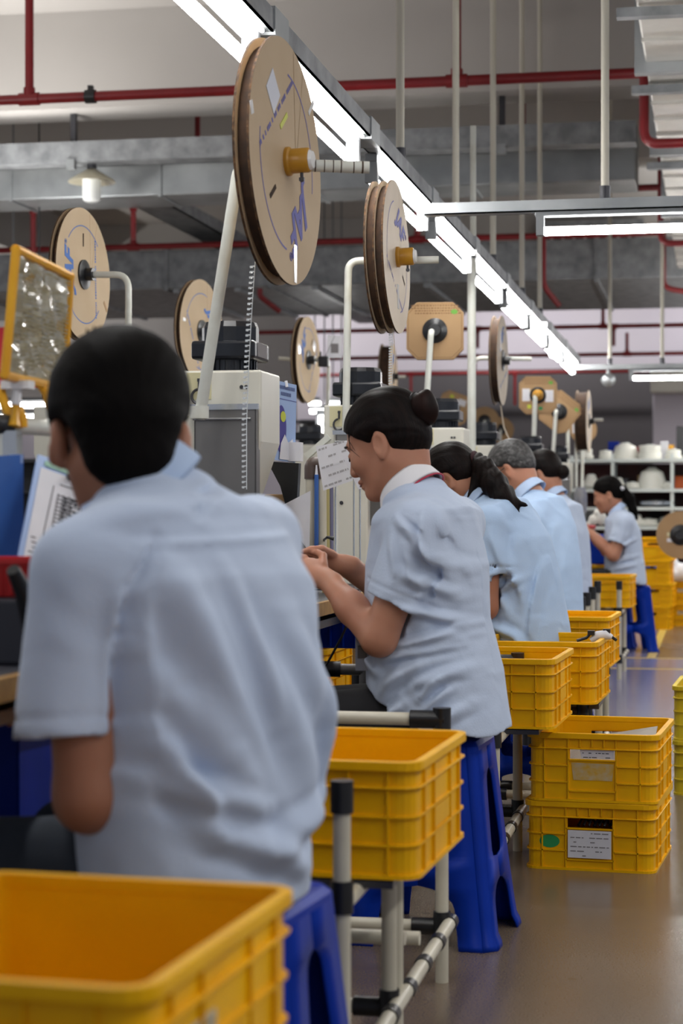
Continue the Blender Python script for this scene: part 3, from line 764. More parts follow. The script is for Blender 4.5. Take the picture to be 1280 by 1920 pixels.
# ================================================================ stools
def make_stool():
    t = empty('plastic_stool', (0, 0, 0), 0, 'x', 'stool', 'blue plastic stools')
    H = 0.465; wt, wb = 0.125, 0.178
    def hw(z): return wb + (wt - wb) * (z / H) ** 0.85
    zs = [0, 0.012, 0.03, 0.06, 0.09, 0.105, 0.12, 0.13, 0.135, 0.14, 0.19, 0.195, 0.2, 0.21, 0.225, 0.26, 0.30, 0.34, 0.36, 0.375, 0.385, 0.39, 0.395, 0.43, 0.445, 0.455]
    def hole(z):
        w = hw(z) - 0.02
        def rr(z, z0, z1, half, r):
            if z <= z0 or z >= z1: return 0.0
            e = min(z - z0, z1 - z) / r
            return half if e >= 1 else max(0.0, half - r + r * math.sqrt(max(0, 1 - (1 - e) ** 2)))
        a = 0.0
        if z < 0.138: a = w - 0.058 if z < 0.09 else max(0.0, (w - 0.058) * math.sqrt(max(0, 1 - ((z - 0.09) / 0.048) ** 2)))
        elif 0.192 < z < 0.392: a = rr(z, 0.192, 0.392, 0.062 - 0.03 * (z - 0.192) / 0.2, 0.028)
        return a
    for k in range(4):
        m = Matrix.Rotation(k * math.pi / 2, 3, 'Z'); s = MB()
        L0, L1, R0, R1, C0, C1 = [], [], [], [], [], []
        for z in zs:
            w = hw(z); e = w - 0.022; h = hole(z); flare = 0.006 if z < 0.02 else 0.0
            y = -w - flare
            L0.append(m @ Vector((-e, y, z))); L1.append(m @ Vector((-h, y, z)))
            R0.append(m @ Vector((h, y, z))); R1.append(m @ Vector((e, y, z)))
            C0.append(m @ Vector((e, y, z))); C1.append(m @ Vector((w + flare, -e, z)))
        s.strip(L0, L1); s.strip(R0, R1); s.strip(C0, C1)
        o = s.build('side_panel', M_BLUE, t, False)
        o.data.polygons.foreach_set('use_smooth', [True] * len(o.data.polygons))
        try: o.data.set_sharp_from_angle(angle=R(35))
        except Exception: pass
        sm = o.modifiers.new('thickness', 'SOLIDIFY'); sm.thickness = 0.004; sm.offset = 0
    rr = []
    s = MB()
    rings = [(0.129, 0.440), (0.129, 0.455), (0.120, 0.4645), (0.09, 0.466), (0.02, 0.4655)]
    n = 6; vs = []; cnt = 0
    for q, z in rings:
        rad = min(0.035, q * 0.8); cnt = 0
        for cx, cy, a0 in ((1, 1, 0), (-1, 1, 1), (-1, -1, 2), (1, -1, 3)):
            for i in range(n + 1):
                a = a0 * math.pi / 2 + i * math.pi / 2 / n
                vs.append((cx * (q - rad) + rad * math.cos(a), cy * (q - rad) + rad * math.sin(a), z)); cnt += 1
    fs = [(j * cnt + i, j * cnt + (i + 1) % cnt, (j + 1) * cnt + (i + 1) % cnt, (j + 1) * cnt + i) for j in range(len(rings) - 1) for i in range(cnt)]
    fs.append(tuple(range((len(rings) - 1) * cnt, len(rings) * cnt)))
    s.add(vs, fs); s.build('seat', M_BLUE, t, True)
    return t
stool0 = make_stool()
def stool(x, y, rz, label, st=[False]):
    o = copy_tree(stool0) if st[0] else stool0
    st[0] = True
    return place(o, (x, y, 0), R(rz), label)
stool(-0.675, 2.60, -6, 'blue plastic stool under the nearest man, cut off at the bottom')
stool(-0.655, 4.50, -4, 'blue plastic stool under the bun haired woman')
stool(-0.63, 6.42, 0, 'blue stool under the ponytailed woman, hidden by crates')
stool(-0.69, 8.37, 0, 'blue stool under the greying man, hidden by crates')
stool(-0.83, 10.3, 0, 'blue stool under the worker hidden behind the greying man')
g = W(1207, 1222, 13.4)
stool(g.x - 0.10, g.y + 0.17, 8, 'blue plastic stool standing free in the far aisle')
stool(-0.74, 14.05, 0, 'blue stool under the farthest woman, hidden by crates')

# ================================================================ work tables
for i, y0 in enumerate((2.42, 4.45, 6.4, 8.35, 10.3, 12.25, 14.2)):
    nm = ['nearest work table, at the left edge beside the nearest man', 'work table in front of the bun haired woman', 'work table in front of the ponytailed woman', 'work table in front of the greying man',
          'work table before the worker hidden behind the greying man', 'far work table one place nearer than the farthest woman', 'farthest work table, before the farthest woman'][i]
    t = empty('work_table', (-1.32, y0, 0), 0, nm, 'table', 'work tables of the line')
    MB().box2((-0.36, -0.93, 0.745), (0.36, 0.93, 0.768)).build('tabletop', M_BENCH, t)
    MB().box2((0.36, -0.93, 0.738), (0.375, 0.93, 0.771)).build('edge_strip', M_WOOD, t)
    for sx in (-1, 1):
        for sy in (-1, 1):
            MB().cyl((sx * 0.33, sy * 0.88, 0), (sx * 0.33, sy * 0.88, 0.745), PR, n=10).build('leg', M_IVORY, t, True)
    MB().box2((-0.35, -0.9, 0.70), (0.35, 0.9, 0.72)).build('shelf', M_DSTEEL, t)
# ================================================================ crimping presses
def make_press():
    t = empty('crimping_press', (0, 0, 0.768), 0, 'x', 'machine', 'crimping presses of the line')
    hw = 0.105
    prof = [(-0.105, 0.02), (0.01, 0.02), (0.015, 0.25), (0.06, 0.27), (0.105, 0.40), (0.105, 0.577), (-0.105, 0.577)]
    MB().prism([(x, -hw, z) for x, z in prof], (0, 2 * hw, 0)).build('frame', M_CREAM, t, bevel=0.006)
    MB().box2((-0.16, -0.14, 0.0), (0.2, 0.14, 0.02)).build('base_plate', M_DSTEEL, t, bevel=0.003)
    MB().box2((0.03, -0.05, 0.14), (0.10, 0.05, 0.262)).box2((0.05, -0.035, 0.06), (0.115, 0.035, 0.14)).build('ram', M_BLACK, t, bevel=0.004)
    MB().box2((0.03, -0.06, 0.02), (0.15, 0.06, 0.07)).build('die_block', M_STEEL, t, bevel=0.003)
    MB().box2((0.055, -0.058, 0.10), (0.085, -0.052, 0.15)).build('lever_tab', M_REDP, t)
    s = MB()
    s.cyl((0, 0, 0.577), (0, 0, 0.607), 0.064, n=28)
    for k in range(28):
        a = 2 * math.pi * k / 28
        s.box((0.0655 * math.cos(a), 0.0655 * math.sin(a), 0.592), (0.006, 0.006, 0.028), rz=a)
    s.build('ribbed_collar', M_BLKM, t)
    MB().box2((-0.082, -0.082, 0.607), (0.082, 0.082, 0.654)).build('motor_flange', M_BLKM, t, bevel=0.008)
    MB().lathe([(0.072, 0.654), (0.072, 0.690), (0.066, 0.704), (0.0, 0.706)], n=14).build('motor_cap', M_BLKM, t)
    MB().box2((0.0822, -0.05, 0.615), (0.0832, 0.05, 0.65)).build('rating_plate', M_INKL, t)
    g = MB().box2((-0.06, -0.128, 0.22), (0.098, -0.124, 0.485)).box2((0.094, -0.128, 0.22), (0.098, -0.09, 0.485)).box2((-0.06, -0.128, 0.22), (-0.056, -0.09, 0.485)).build('guard_plate', M_PLATE, t)
    MB().box2((-0.07, -0.131, 0.478), (0.103, -0.12, 0.492)).cyl((-0.062, -0.131, 0.455), (0.085, -0.131, 0.455), 0.0035, n=8).build('guard_rail', M_STEEL, g)
    MB().cyl((-0.052, -0.1295, 0.262), (-0.052, -0.128, 0.262), 0.006).cyl((0.085, -0.1295, 0.262), (0.085, -0.128, 0.262), 0.006).build('bolt_head', M_DSTEEL, g)
    MB().box2((-0.085, -0.1065, 0.505), (-0.022, -0.105, 0.572)).build('aged_patch', M_CREAM2, t, bevel=0.0005)
    s = MB()
    s.tube([(-0.052 + 0.018 * math.cos(a), -0.114, 0.512 + 0.018 * math.sin(a)) for a in [R(100 + k * 20) for k in range(16)]], 0.0035, 8)
    s.cyl((-0.052, -0.113, 0.53), (-0.052, -0.113, 0.55), 0.003, n=8).box((-0.052, -0.11, 0.553), (0.008, 0.01, 0.008))
    s.build('hook', M_DSTEEL, t, True)
    MB().cyl((0.055, -0.107, 0.535), (0.055, -0.104, 0.535), 0.005, n=10).cyl((0.067, -0.107, 0.535), (0.067, -0.104, 0.535), 0.005, n=10).build('screw', M_DSTEEL, t)
    # feeder arms at the back
    MB().prism([(-0.16, -0.09, 0.36), (-0.16, -0.09, 0.30), (-0.105, -0.09, 0.20), (-0.105, -0.09, 0.44)], (0, 0.03, 0)).build('side_gusset', M_CREAM2, t)
    MB().box((-0.125, -0.10, 0.44), (0.10, 0.02, 0.02), M=Matrix.Rotation(R(-40), 3, 'Y')).build('feeder_arm', M_WPIPE, t)
    MB().box((-0.125, -0.10, 0.25), (0.10, 0.02, 0.02), M=Matrix.Rotation(R(40), 3, 'Y')).build('feeder_arm', M_WPIPE, t)
    return t
press0 = make_press()
PRS = [(-1.205, 4.725, 'cream crimping press nearest the camera, with black motor cap and grey guard plate'),
       (-1.165, 6.33, 'cream crimping press behind the bun haired woman, motor cap showing above her hair'),
       (-1.145, 8.15, 'cream crimping press above the ponytailed woman, black cap beside the tall white pole'),
       (-1.235, 10.4, 'cream crimping press left of the greying man, fourth of the row'),
       (-1.17, 12.4, 'small far crimping press above the head hidden behind the greying man'),
       (-1.15, 14.4, 'farthest crimping press in front of the farthest woman')]
for i, (x, y, l) in enumerate(PRS):
    o = press0 if i == 0 else copy_tree(press0)
    place(o, (x, y, 0.768), 0, l, 'crimping presses of the line')
# the opposite line: the same presses, turned round, on their own tables
OPP = [(-2.42, 7.0), (-2.42, 9.0), (-2.40, 11.35), (-2.42, 14.6), (-2.42, 17.2), (-2.42, 19.6)]
for i, (x, y) in enumerate(OPP):
    o = copy_tree(press0)
    place(o, (x, y, 0.81), R(180), ['press of the opposite line under the leftmost round reel', 'press of the opposite line hidden behind the nearest press', 'press of the opposite line with its small black cap below the thin disc reel',
          'press of the opposite line, fourth away, behind the bun haired woman', 'press of the opposite line, fifth away', 'press of the opposite line, sixth away'][i], 'presses of the opposite line')
for i in range(7):
    y0 = 5.0 + 2.4 * i
    t = empty('opposite_table', (-2.3, y0, 0), 0, ['nearest', 'second', 'third', 'fourth', 'fifth', 'sixth', 'farthest'][i] + ' grey work table of the opposite line', 'table', 'work tables of the opposite line')
    MB().box2((-0.36, -1.15, 0.79), (0.36, 1.15, 0.81)).build('tabletop', M_BENCH, t)
    for sx in (-1, 1):
        for sy in (-1, 1):
            MB().cyl((sx * 0.33, sy * 1.1, 0), (sx * 0.33, sy * 1.1, 0.79), PR, n=8).build('leg', M_IVORY, t, True)

# ================================================================ reels
def two_mat_disc(mb, name, m, medge, parent, ax=(1, 0, 0)):
    o = mb.build(name, m, parent)
    o.data.materials.append(medge)
    A = Vector(ax)
    for p in o.data.polygons:
        if abs(p.normal.dot(A)) < 0.5: p.material_index = 1
    return o
def arc_strip(r, a0, a1, w, x, n=24):
    A = [(x, (r - w) * math.cos(a0 + (a1 - a0) * k / n), (r - w) * math.sin(a0 + (a1 - a0) * k / n)) for k in range(n + 1)]
    B = [(x, (r + w) * math.cos(a0 + (a1 - a0) * k / n), (r + w) * math.sin(a0 + (a1 - a0) * k / n)) for k in range(n + 1)]
    return A, B
def reel(loc, rad, yaw, spin, label, face=None, ink=None, hub='black', gap=0.05, extra=0, logo=True, seed=1, tilt=0.0, group='round cardboard reels'):
    face = face or M_CARD; ink = ink or M_PRINT
    t = empty('cardboard_reel', loc, yaw, label, 'reel', group); t.rotation_euler = (0, tilt, yaw)
    n = 72
    for k in range(2 + extra):
        x = -k * gap
        mb = MB().cyl((x - 0.006, 0, 0), (x, 0, 0), rad * (1 if k == 0 else 0.995), n=n)
        two_mat_disc(mb, 'flange', face, M_CARDE, t)
    MB().cyl((-gap * (1 + extra) + 0.001, 0, 0), (-0.007, 0, 0), rad * 0.93, n=48).build('wound_strip', M_PAPER, t, True)
    C, S = math.cos(spin), math.sin(spin)
    rot = Matrix.Rotation(spin, 4, 'X')
    base = Matrix(((0, 0, 1, 0), (1, 0, 0, 0), (0, 1, 0, 0), (0, 0, 0, 1)))      # text x -> Y, y -> Z, z -> X
    for a in (0, 180):
        A, B = arc_strip(rad * 0.73, spin + R(a - 48), spin + R(a + 48), rad * 0.008, 0.0006)
        MB().strip(A, B).build('printed_arc', ink, t, fix=False)
    if logo:
        M = rot @ Matrix.Translation((0.0008, 0, rad * 0.52)) @ base
        text_mesh('JAF', rad * 0.40, ink, 'printed_logo', t, M, shear=0.35, bold=rad * 0.016)
        M = rot @ Matrix.Translation((0.0008, rad * 0.42, rad * 0.64)) @ base
        text_mesh('®', rad * 0.10, ink, 'printed_mark', t, M)
    q = MB(); rnd = random.Random(seed); u = -0.62
    while u < 0.6:                                                   # the line of small print, too fine to read
        w = rnd.uniform(0.015, 0.035)
        if rnd.random() < 0.85:
            pts = [(0.0007, rad * u, -rad * 0.46), (0.0007, rad * (u + w), -rad * 0.46), (0.0007, rad * (u + w), -rad * 0.42), (0.0007, rad * u, -rad * 0.42)]
            q.add([rot.to_3x3() @ Vector(p) for p in pts], [(0, 1, 2, 3)])
        u += w + 0.012
    q.build('small_print', ink, t, fix=False)
    q = MB()
    c0 = [(rad * 0.42, -0.012 * rad), (rad * 0.62, -0.02 * rad), (rad * 0.62, 0.02 * rad), (rad * 0.42, 0.028 * rad)]
    q.add([rot.to_3x3() @ Vector((0.0009, a, b)) for a, b in c0], [(0, 1, 2, 3)]).build('slot', M_PAPER, t, fix=False)
    q = MB()                                                          # creases of the flange
    for a in (R(58), R(75)):
        p = [(0.0005, rad * 0.99 * math.cos(a), rad * 0.99 * math.sin(a)), (0.0005, rad * 0.25 * math.cos(a - 1.2), rad * 0.25 * math.sin(a - 1.2))]
        d = Vector((0, 0.0012, 0.0006))
        q.add([Vector(p[0]) - d, Vector(p[0]) + d, Vector(p[1]) + d, Vector(p[1]) - d], [(0, 1, 2, 3)])
    q.build('crease', mat('crease', rgb(160, 128, 88), 0.8), t, fix=False)
    if hub == 'amber':
        MB().lathe([(0.034, 0.0), (0.034, 0.008), (0.029, 0.012), (0.029, 0.052), (0.026, 0.056), (0.0, 0.056)], ax=(1, 0, 0)).build('hub', M_HUBY, t, True)
        MB().lathe([(0.024, 0.0565), (0.020, 0.064), (0.0, 0.064)], ax=(1, 0, 0)).build('hub_end', M_TAPE, t, True)
        MB().cyl((0.035, 0, -0.028), (0.035, 0, -0.05), 0.004, n=8).box((0.035, 0, -0.044), (0.012, 0.008, 0.008)).build('set_screw', M_DSTEEL, t)
    else:
        MB().lathe([(0.056, 0.0), (0.056, 0.006), (0.03, 0.010), (0.024, 0.012), (0.024, 0.04), (0.0, 0.04)], ax=(1, 0, 0)).build('hub', M_BLACK, t, True)
    return t
def tape(t, u, v, w, h, a=0.0, m=None):
    q = MB(); mm = Matrix.Rotation(a, 3, 'X')
    q.box((0, 0, 0), (0.0012, w, h)); q.v = [tuple(mm @ Vector(p) + Vector((0.0008, u, v))) for p in q.v]
    return q.build('tape_piece', m or M_TAPE, t)
def stand(path, r, label, base=None, rb=0.06, chips=0, mt=None, foot=0.77):
    path = [Vector(p) for p in path]
    if path[0].z < 1.4 and foot is not None:
        a_, b_ = path[0], path[1]; k_ = (foot - a_.z) / (b_.z - a_.z); path[0] = a_ + (b_ - a_) * k_
    p0 = Vector(base if base is not None else path[0])
    t = empty('reel_stand', p0, 0, label, 'stand', 'reel stands')
    pts = [Vector(p) - p0 for p in path]
    MB().tube(bend(pts, rb), r, 12).build('pole', mt or M_WPIPE, t, True)
    if chips:
        q = MB(); rnd = random.Random(4)
        a, b = pts[-2], pts[-1]
        for k in range(chips):
            c = a.lerp(b, rnd.uniform(0.1, 0.95)); ln = rnd.uniform(0.002, 0.005)
            q.cyl(c, c + (b - a).normalized() * ln, r * 1.02, n=12)
        q.build('paint_chips', M_CHIP, t, True)
    q = MB().cyl(pts[0] - Vector((0, 0, 0.0)), pts[0] + Vector((0, 0, 0.03)), r * 1.6, n=12)
    q.build('socket', mt or M_WPIPE, t, True)
    return t
def strip_of_terminals(parent, pts, pitch=0.0125, tooth=0.011, w=0.0022):
    """stamped strip: a thin ribbon with a tooth at every pitch"""
    pts = [Vector(p) for p in pts]; seg = []; acc = 0.0
    q = MB().tube(pts, w / 2, 6)
    for a, b in zip(pts, pts[1:]):
        L = (b - a).length; s = pitch - acc
        while s < L:
            c = a.lerp(b, s / L)
            q.box(c + Vector((-tooth / 2, 0, 0.001)), (tooth, 0.003, 0.003)); q.box(c + Vector((-tooth * 0.8, 0, 0.0)), (0.005, 0.005, 0.005)); s += pitch
        acc = L - (s - pitch)
    return q.build('terminal_strip', M_TIN, parent)
# --- largest reel
c1 = W(538, 303, 4.5)
r1 = reel(c1, 0.288, R(-4.2), R(216), 'largest cardboard reel, tan face with white diamond sticker and amber hub', M_CARD, M_PRINTV, 'amber', 0.034, tilt=R(-1.5), seed=2)
tape(r1, -0.10, 0.145, 0.075, 0.075, R(45), mat('label_sticker', rgb(206, 210, 222), 0.5))
tape(r1, -0.02, 0.092, 0.012, 0.07, R(-55), M_LIME)
tape(r1, -0.265, 0.075, 0.02, 0.03, R(20)); tape(r1, 0.215, 0.17, 0.012, 0.06, R(-50)); tape(r1, 0.045, -0.235, 0.02, 0.09, R(-4))
strip_of_terminals(r1, [Vector(W(472, 488, 4.52)) - c1 + Vector((0, 0, 0)), Vector(W(460, 600, 4.55)) - c1, Vector(W(452, 690, 4.57)) - c1, Vector(W(445, 790, 4.58)) - c1, Vector(W(442, 915, 4.58)) - c1])
a1 = W(448, 306, 4.5); b1 = W(692, 314, 4.52)
stand([W(374, 785, 4.62), a1 + Vector((-0.0, 0, -0.004)), (a1 + b1) / 2, b1], 0.0145, 'leaning white pole with cross arm carrying the largest reel', rb=0.03, chips=6, foot=None)
# --- second big reel
c2 = W(744, 482, 6.3)
r2 = reel(c2, 0.25, R(-0.8), R(-30), 'pale double cardboard reel seen nearly edge on, with amber hub', M_CARDP, M_PRINTV, 'amber', 0.029, extra=1, tilt=R(-1.5), seed=5)
tape(r2, 0.0, -0.13, 0.03, 0.08, 0)
strip_of_terminals(r2, [Vector(W(732, 622, 6.3)) - c2, Vector(W(730, 690, 6.32)) - c2, Vector(W(728, 735, 6.34)) - c2], 0.009, 0.012)
q = MB().tube([Vector(W(733, 612, 6.3)) - c2, Vector(W(736, 660, 6.3)) - c2, Vector(W(731, 700, 6.3)) - c2], 0.0012, 6).build('paper_tail', M_CARDP, r2, True)
stand([W(646, 940, 6.33), W(653, 489, 6.33), W(700, 489, 6.33), W(822, 487, 6.33)], 0.0125, 'white pole bent at the top carrying the pale double reel', rb=0.06, chips=3)
# --- opposite line reels
c3 = W(157, 515, 7.2)
r3 = reel(c3, 0.25, R(-5), R(90), 'round tan reel with large blue print at the left, above the yellow framed sheet', M_CARD, M_PRINT, 'black', 0.024, tilt=R(-1), seed=7)
tape(r3, 0.2, -0.1, 0.012, 0.045, R(40), M_CARDB)
stand([W(240, 830, 7.15), W(241, 515, 7.15), W(168, 515, 7.2), W(120, 515, 7.25)], 0.0125, 'white pole bent over to the leftmost round reel', rb=0.055, chips=2)
c4 = W(378, 622, 9.2)
r4 = reel(c4, 0.25, R(-9), R(-62), 'round tan reel half hidden behind the nearest man and the leaning pole', M_CARD, M_PRINT, 'black', 0.026, seed=9)
tape(r4, -0.2, 0.04, 0.03, 0.015)
stand([W(470, 900, 9.2), W(470, 622, 9.2), W(395, 620, 9.2), W(350, 620, 9.2)], 0.012, 'white pole of the reel behind the leaning pole', rb=0.05, mt=M_HUBY)
c5 = W(578, 675, 11.1)
r5 = reel(c5, 0.25, R(-4), R(55), 'thin round reel with glossy tape, left of the bent white pole', M_CARD, M_PRINT, 'black', 0.03, seed=11)
tape(r5, 0.12, 0.09, 0.05, 0.05, R(-30)); tape(r5, -0.19, 0.05, 0.04, 0.05, R(40))
stand([W(612, 900, 11.1), W(616, 676, 11.1), W(560, 674, 11.1), W(522, 672, 11.1)], 0.011, 'thin pole carrying the thin round reel by a black clamp', rb=0.03)
t = empty('arm_clamp', W(607, 678, 11.08), 0, 'black clamp joining the thin round reel to its pole', 'clamp')
MB().box((0, 0, 0), (0.06, 0.05, 0.06)).cyl((-0.02, 0, 0.03), (-0.02, 0, 0.06), 0.006).build('block', M_BLACK, t, bevel=0.01)
c6 = W(737, 706, 14.7)
reel(c6, 0.25, R(2), R(0), 'small far round reel just above the bun haired woman', M_CARD, M_PRINT, 'black', 0.08, seed=13)
stand([W(722, 900, 14.7), W(722, 706, 14.7), W(760, 706, 14.7)], 0.012, 'pole of the small far reel above the bun haired woman', rb=0.04)
c7 = W(942, 676, 10.4)
r7 = reel(c7, 0.242, R(-1), R(20), 'round pale reel seen almost edge on right of the row pole', M_CARDP, M_PRINT, 'black', 0.04, seed=15)
tape(r7, -0.08, 0.1, 0.03, 0.1)
q = MB().tube([Vector(W(938, 758, 10.4)) - c7, Vector(W(944, 800, 10.4)) - c7, Vector(W(966, 852, 10.4)) - c7], 0.004, 6).build('paper_tail', M_CARDP, r7, True)
stand([W(884, 880, 10.42), W(887, 671, 10.42), W(925, 672, 10.42), W(996, 673, 10.42)], 0.0125, 'white pole bent over to the edge on reel right of the row pole', rb=0.05, chips=2)
c8 = W(1104, 790, 15.4)
reel(c8, 0.25, R(-1.5), R(20), 'far thin reel standing edge on above the farthest woman', M_CARDP, M_PRINT, 'black', 0.09, seed=17)
stand([W(1080, 880, 15.42), W(1080, 787, 15.42), W(1100, 787, 15.42), W(1130, 787, 15.42)], 0.012, 'pole of the far edge on reel above the farthest woman', rb=0.05, foot=0.001)

def oct_reel(loc, size, label, rz=0.0, spin=0.0, hubm='black', prints=True, rnd_=False, labels=(), group='octagonal cardboard reels'):
    """cardboard reel whose flanges face the camera (axis along Y)"""
    t = empty('octagonal_reel' if not rnd_ else 'cardboard_reel', loc, rz, label, 'reel', group)
    h = size / 2; c = size * 0.18
    pts = [(h - c, h), (h, h - c), (h, -h + c), (h - c, -h), (-h + c, -h), (-h, -h + c), (-h, h - c), (-h + c, h)]
    if rnd_: pts = [(h * math.cos(2 * math.pi * k / 40), h * math.sin(2 * math.pi * k / 40)) for k in range(40)]
    m = Matrix.Rotation(spin, 3, 'Y')
    for k in range(2):
        P = [m @ Vector((x, k * 0.055, z)) for x, z in pts]
        two_mat_disc(MB().prism(P, (0, 0.006, 0)), 'flange', M_CARDB, M_CARDE, t, (0, 1, 0))
    if not rnd_:
        q = MB(); P = [m @ Vector((x * 0.93, -0.0006, z * 0.93)) for x, z in pts]; Q = [m @ Vector((x * 0.945, -0.0006, z * 0.945)) for x, z in pts]
        q.strip(P + [P[0]], Q + [Q[0]]).build('printed_border', mat('brown_print', rgb(120, 88, 54), 0.8), t, fix=False)
    MB().cyl((0, 0.007, 0), (0, 0.054, 0), h * 0.8, n=28).build('wound_strip', M_PAPER, t, True)
    hb = MB().lathe([(size * 0.22, 0.0), (size * 0.22, 0.006), (size * 0.12, 0.016), (size * 0.1, 0.04), (0, 0.04)], ax=(0, -1, 0)).build('hub', M_BLACK, t, True)
    if hubm == 'amber': MB().lathe([(size * 0.15, 0.0), (size * 0.15, 0.012), (size * 0.05, 0.05), (0, 0.05)], c=(0, -0.008, 0), ax=(0, -1, 0)).build('hub_ring', M_HUBY, hb, True)
    if prints:
        q = MB(); rn = random.Random(int(size * 1e4) + len(label))
        for r_ in range(4):
            z = h * (0.86 - 0.09 * r_); u = -0.42 if r_ < 2 else -0.35
            while u < 0.42:
                w = rn.uniform(0.02, 0.05)
                q.add([m @ Vector((u * size, -0.0007, z)), m @ Vector(((u + w) * size, -0.0007, z)), m @ Vector(((u + w) * size, -0.0007, z + h * 0.04)), m @ Vector((u * size, -0.0007, z + h * 0.04))], [(0, 1, 2, 3)])
                u += w + 0.015
        q.build('small_print', mat('brown_print', rgb(120, 88, 54), 0.8), t, fix=False)
        g = MB().lathe([(h * 0.11, 0), (h * 0.11, 0.0008)], ax=(0, -1, 0), n=16); g.v = [tuple(m @ Vector((x * 1.1 + h * 0.68, y, z * 0.8 + h * 0.66))) for x, y, z in g.v]
        g.build('green_sticker', mat('leaf_green', rgb(100, 160, 60), 0.6), t)
    for (x, z, w, hh, mm) in labels:
        q = MB().box((x * h, -0.0008, z * h), (w * h, 0.0012, hh * h)); q.v = [tuple(m @ Vector(v)) for v in q.v]; q.build('sticker', mm, t)
    return t
def post_front(px0, y0, px1, y1, d, label, r=0.0125, foot=0.77):
    if d > 20.5 or (d > 15.2 and px1 > 1000): foot = 0.001
    top = W(px1, y1, d - 0.05)
    stand([W(px0, y0, d - 0.02).lerp(top, 0.0) + (W(px0, y0, d - 0.02) - top) * max(0.0, (W(px0, y0, d - 0.02).z - 0.9) / max(0.05, top.z - W(px0, y0, d - 0.02).z)), top, top + Vector((0.0, 0.22, 0.0))], r, label, rb=0.03, foot=foot)
oct_reel(W(815, 620, 8.5), 0.252, 'octagonal brown cardboard reel with black hub beside the pale double reel', rz=R(6))
post_front(797, 790, 808, 620, 8.5, 'white pole in front of the nearest octagonal reel', 0.0135)
oct_reel(W(1008, 741, 12.5), 0.245, 'octagonal cardboard reel with two white labels and amber hub', rz=R(4), hubm='amber', labels=((-0.62, 0.02, 0.4, 0.66, M_WHITE), (0.6, -0.05, 0.44, 0.64, M_WHITE), (-0.45, -0.6, 0.2, 0.2, M_LIME), (0.14, -0.7, 0.2, 0.16, M_GREEN)))
post_front(999, 870, 1003, 743, 12.5, 'white pole of the octagonal reel with two white labels', 0.015)
oct_reel(W(1048, 772, 14.2), 0.27, 'octagonal cardboard reel turned on its corner, behind the white labelled one', rz=R(4), spin=R(38))
post_front(1034, 890, 1042, 770, 14.2, 'white pole of the octagonal reel turned on its corner', 0.014)
oct_reel(W(1093, 806, 16.5), 0.23, 'round far cardboard reel with a white label, left of the far edge on reel', rnd_=True, prints=False, labels=((-0.55, 0.1, 0.5, 0.7, M_WHITE),))
post_front(1091, 890, 1093, 806, 16.5, 'white pole of the round far reel with a white label', 0.013)
stand([W(1065, 900, 15.8), W(1064, 800, 15.8)], 0.014, 'bare white pole left of the far reel with a white label', foot=0.001)
oct_reel(W(850, 765, 17.3), 0.28, 'octagonal reel with yellow, blue and white stickers, far left of the row pole', rz=R(3), spin=R(20), prints=False, labels=((-0.35, 0.68, 0.24, 0.2, M_LIME), (-0.5, 0.18, 0.2, 0.2, mat('sky_blue_sticker', rgb(60, 130, 220), 0.5)), (0.4, 0.5, 0.5, 0.4, M_WHITE)))
post_front(846, 900, 850, 765, 17.3, 'pole of the far octagonal reel with coloured stickers')
oct_reel(W(908, 789, 19.6), 0.29, 'round brown reel right of the row pole, nearer of two', rnd_=True, prints=False)
post_front(905, 900, 908, 789, 19.6, 'pole of the nearer round brown reel right of the row pole')
oct_reel(W(938, 806, 21.0), 0.28, 'round brown reel right of the row pole, farther and darker of two', rnd_=True, prints=False)
post_front(936, 900, 938, 806, 21.0, 'pole of the farther round brown reel right of the row pole')
o = oct_reel(W(1275, 1003, 14.5), 0.36, 'large brown cardboard reel standing at the right edge above the bag', rnd_=True, prints=False, labels=((-0.25, 0.02, 0.6, 0.16, M_CREAM2), (-0.4, -0.22, 0.3, 0.16, M_WHITE)))
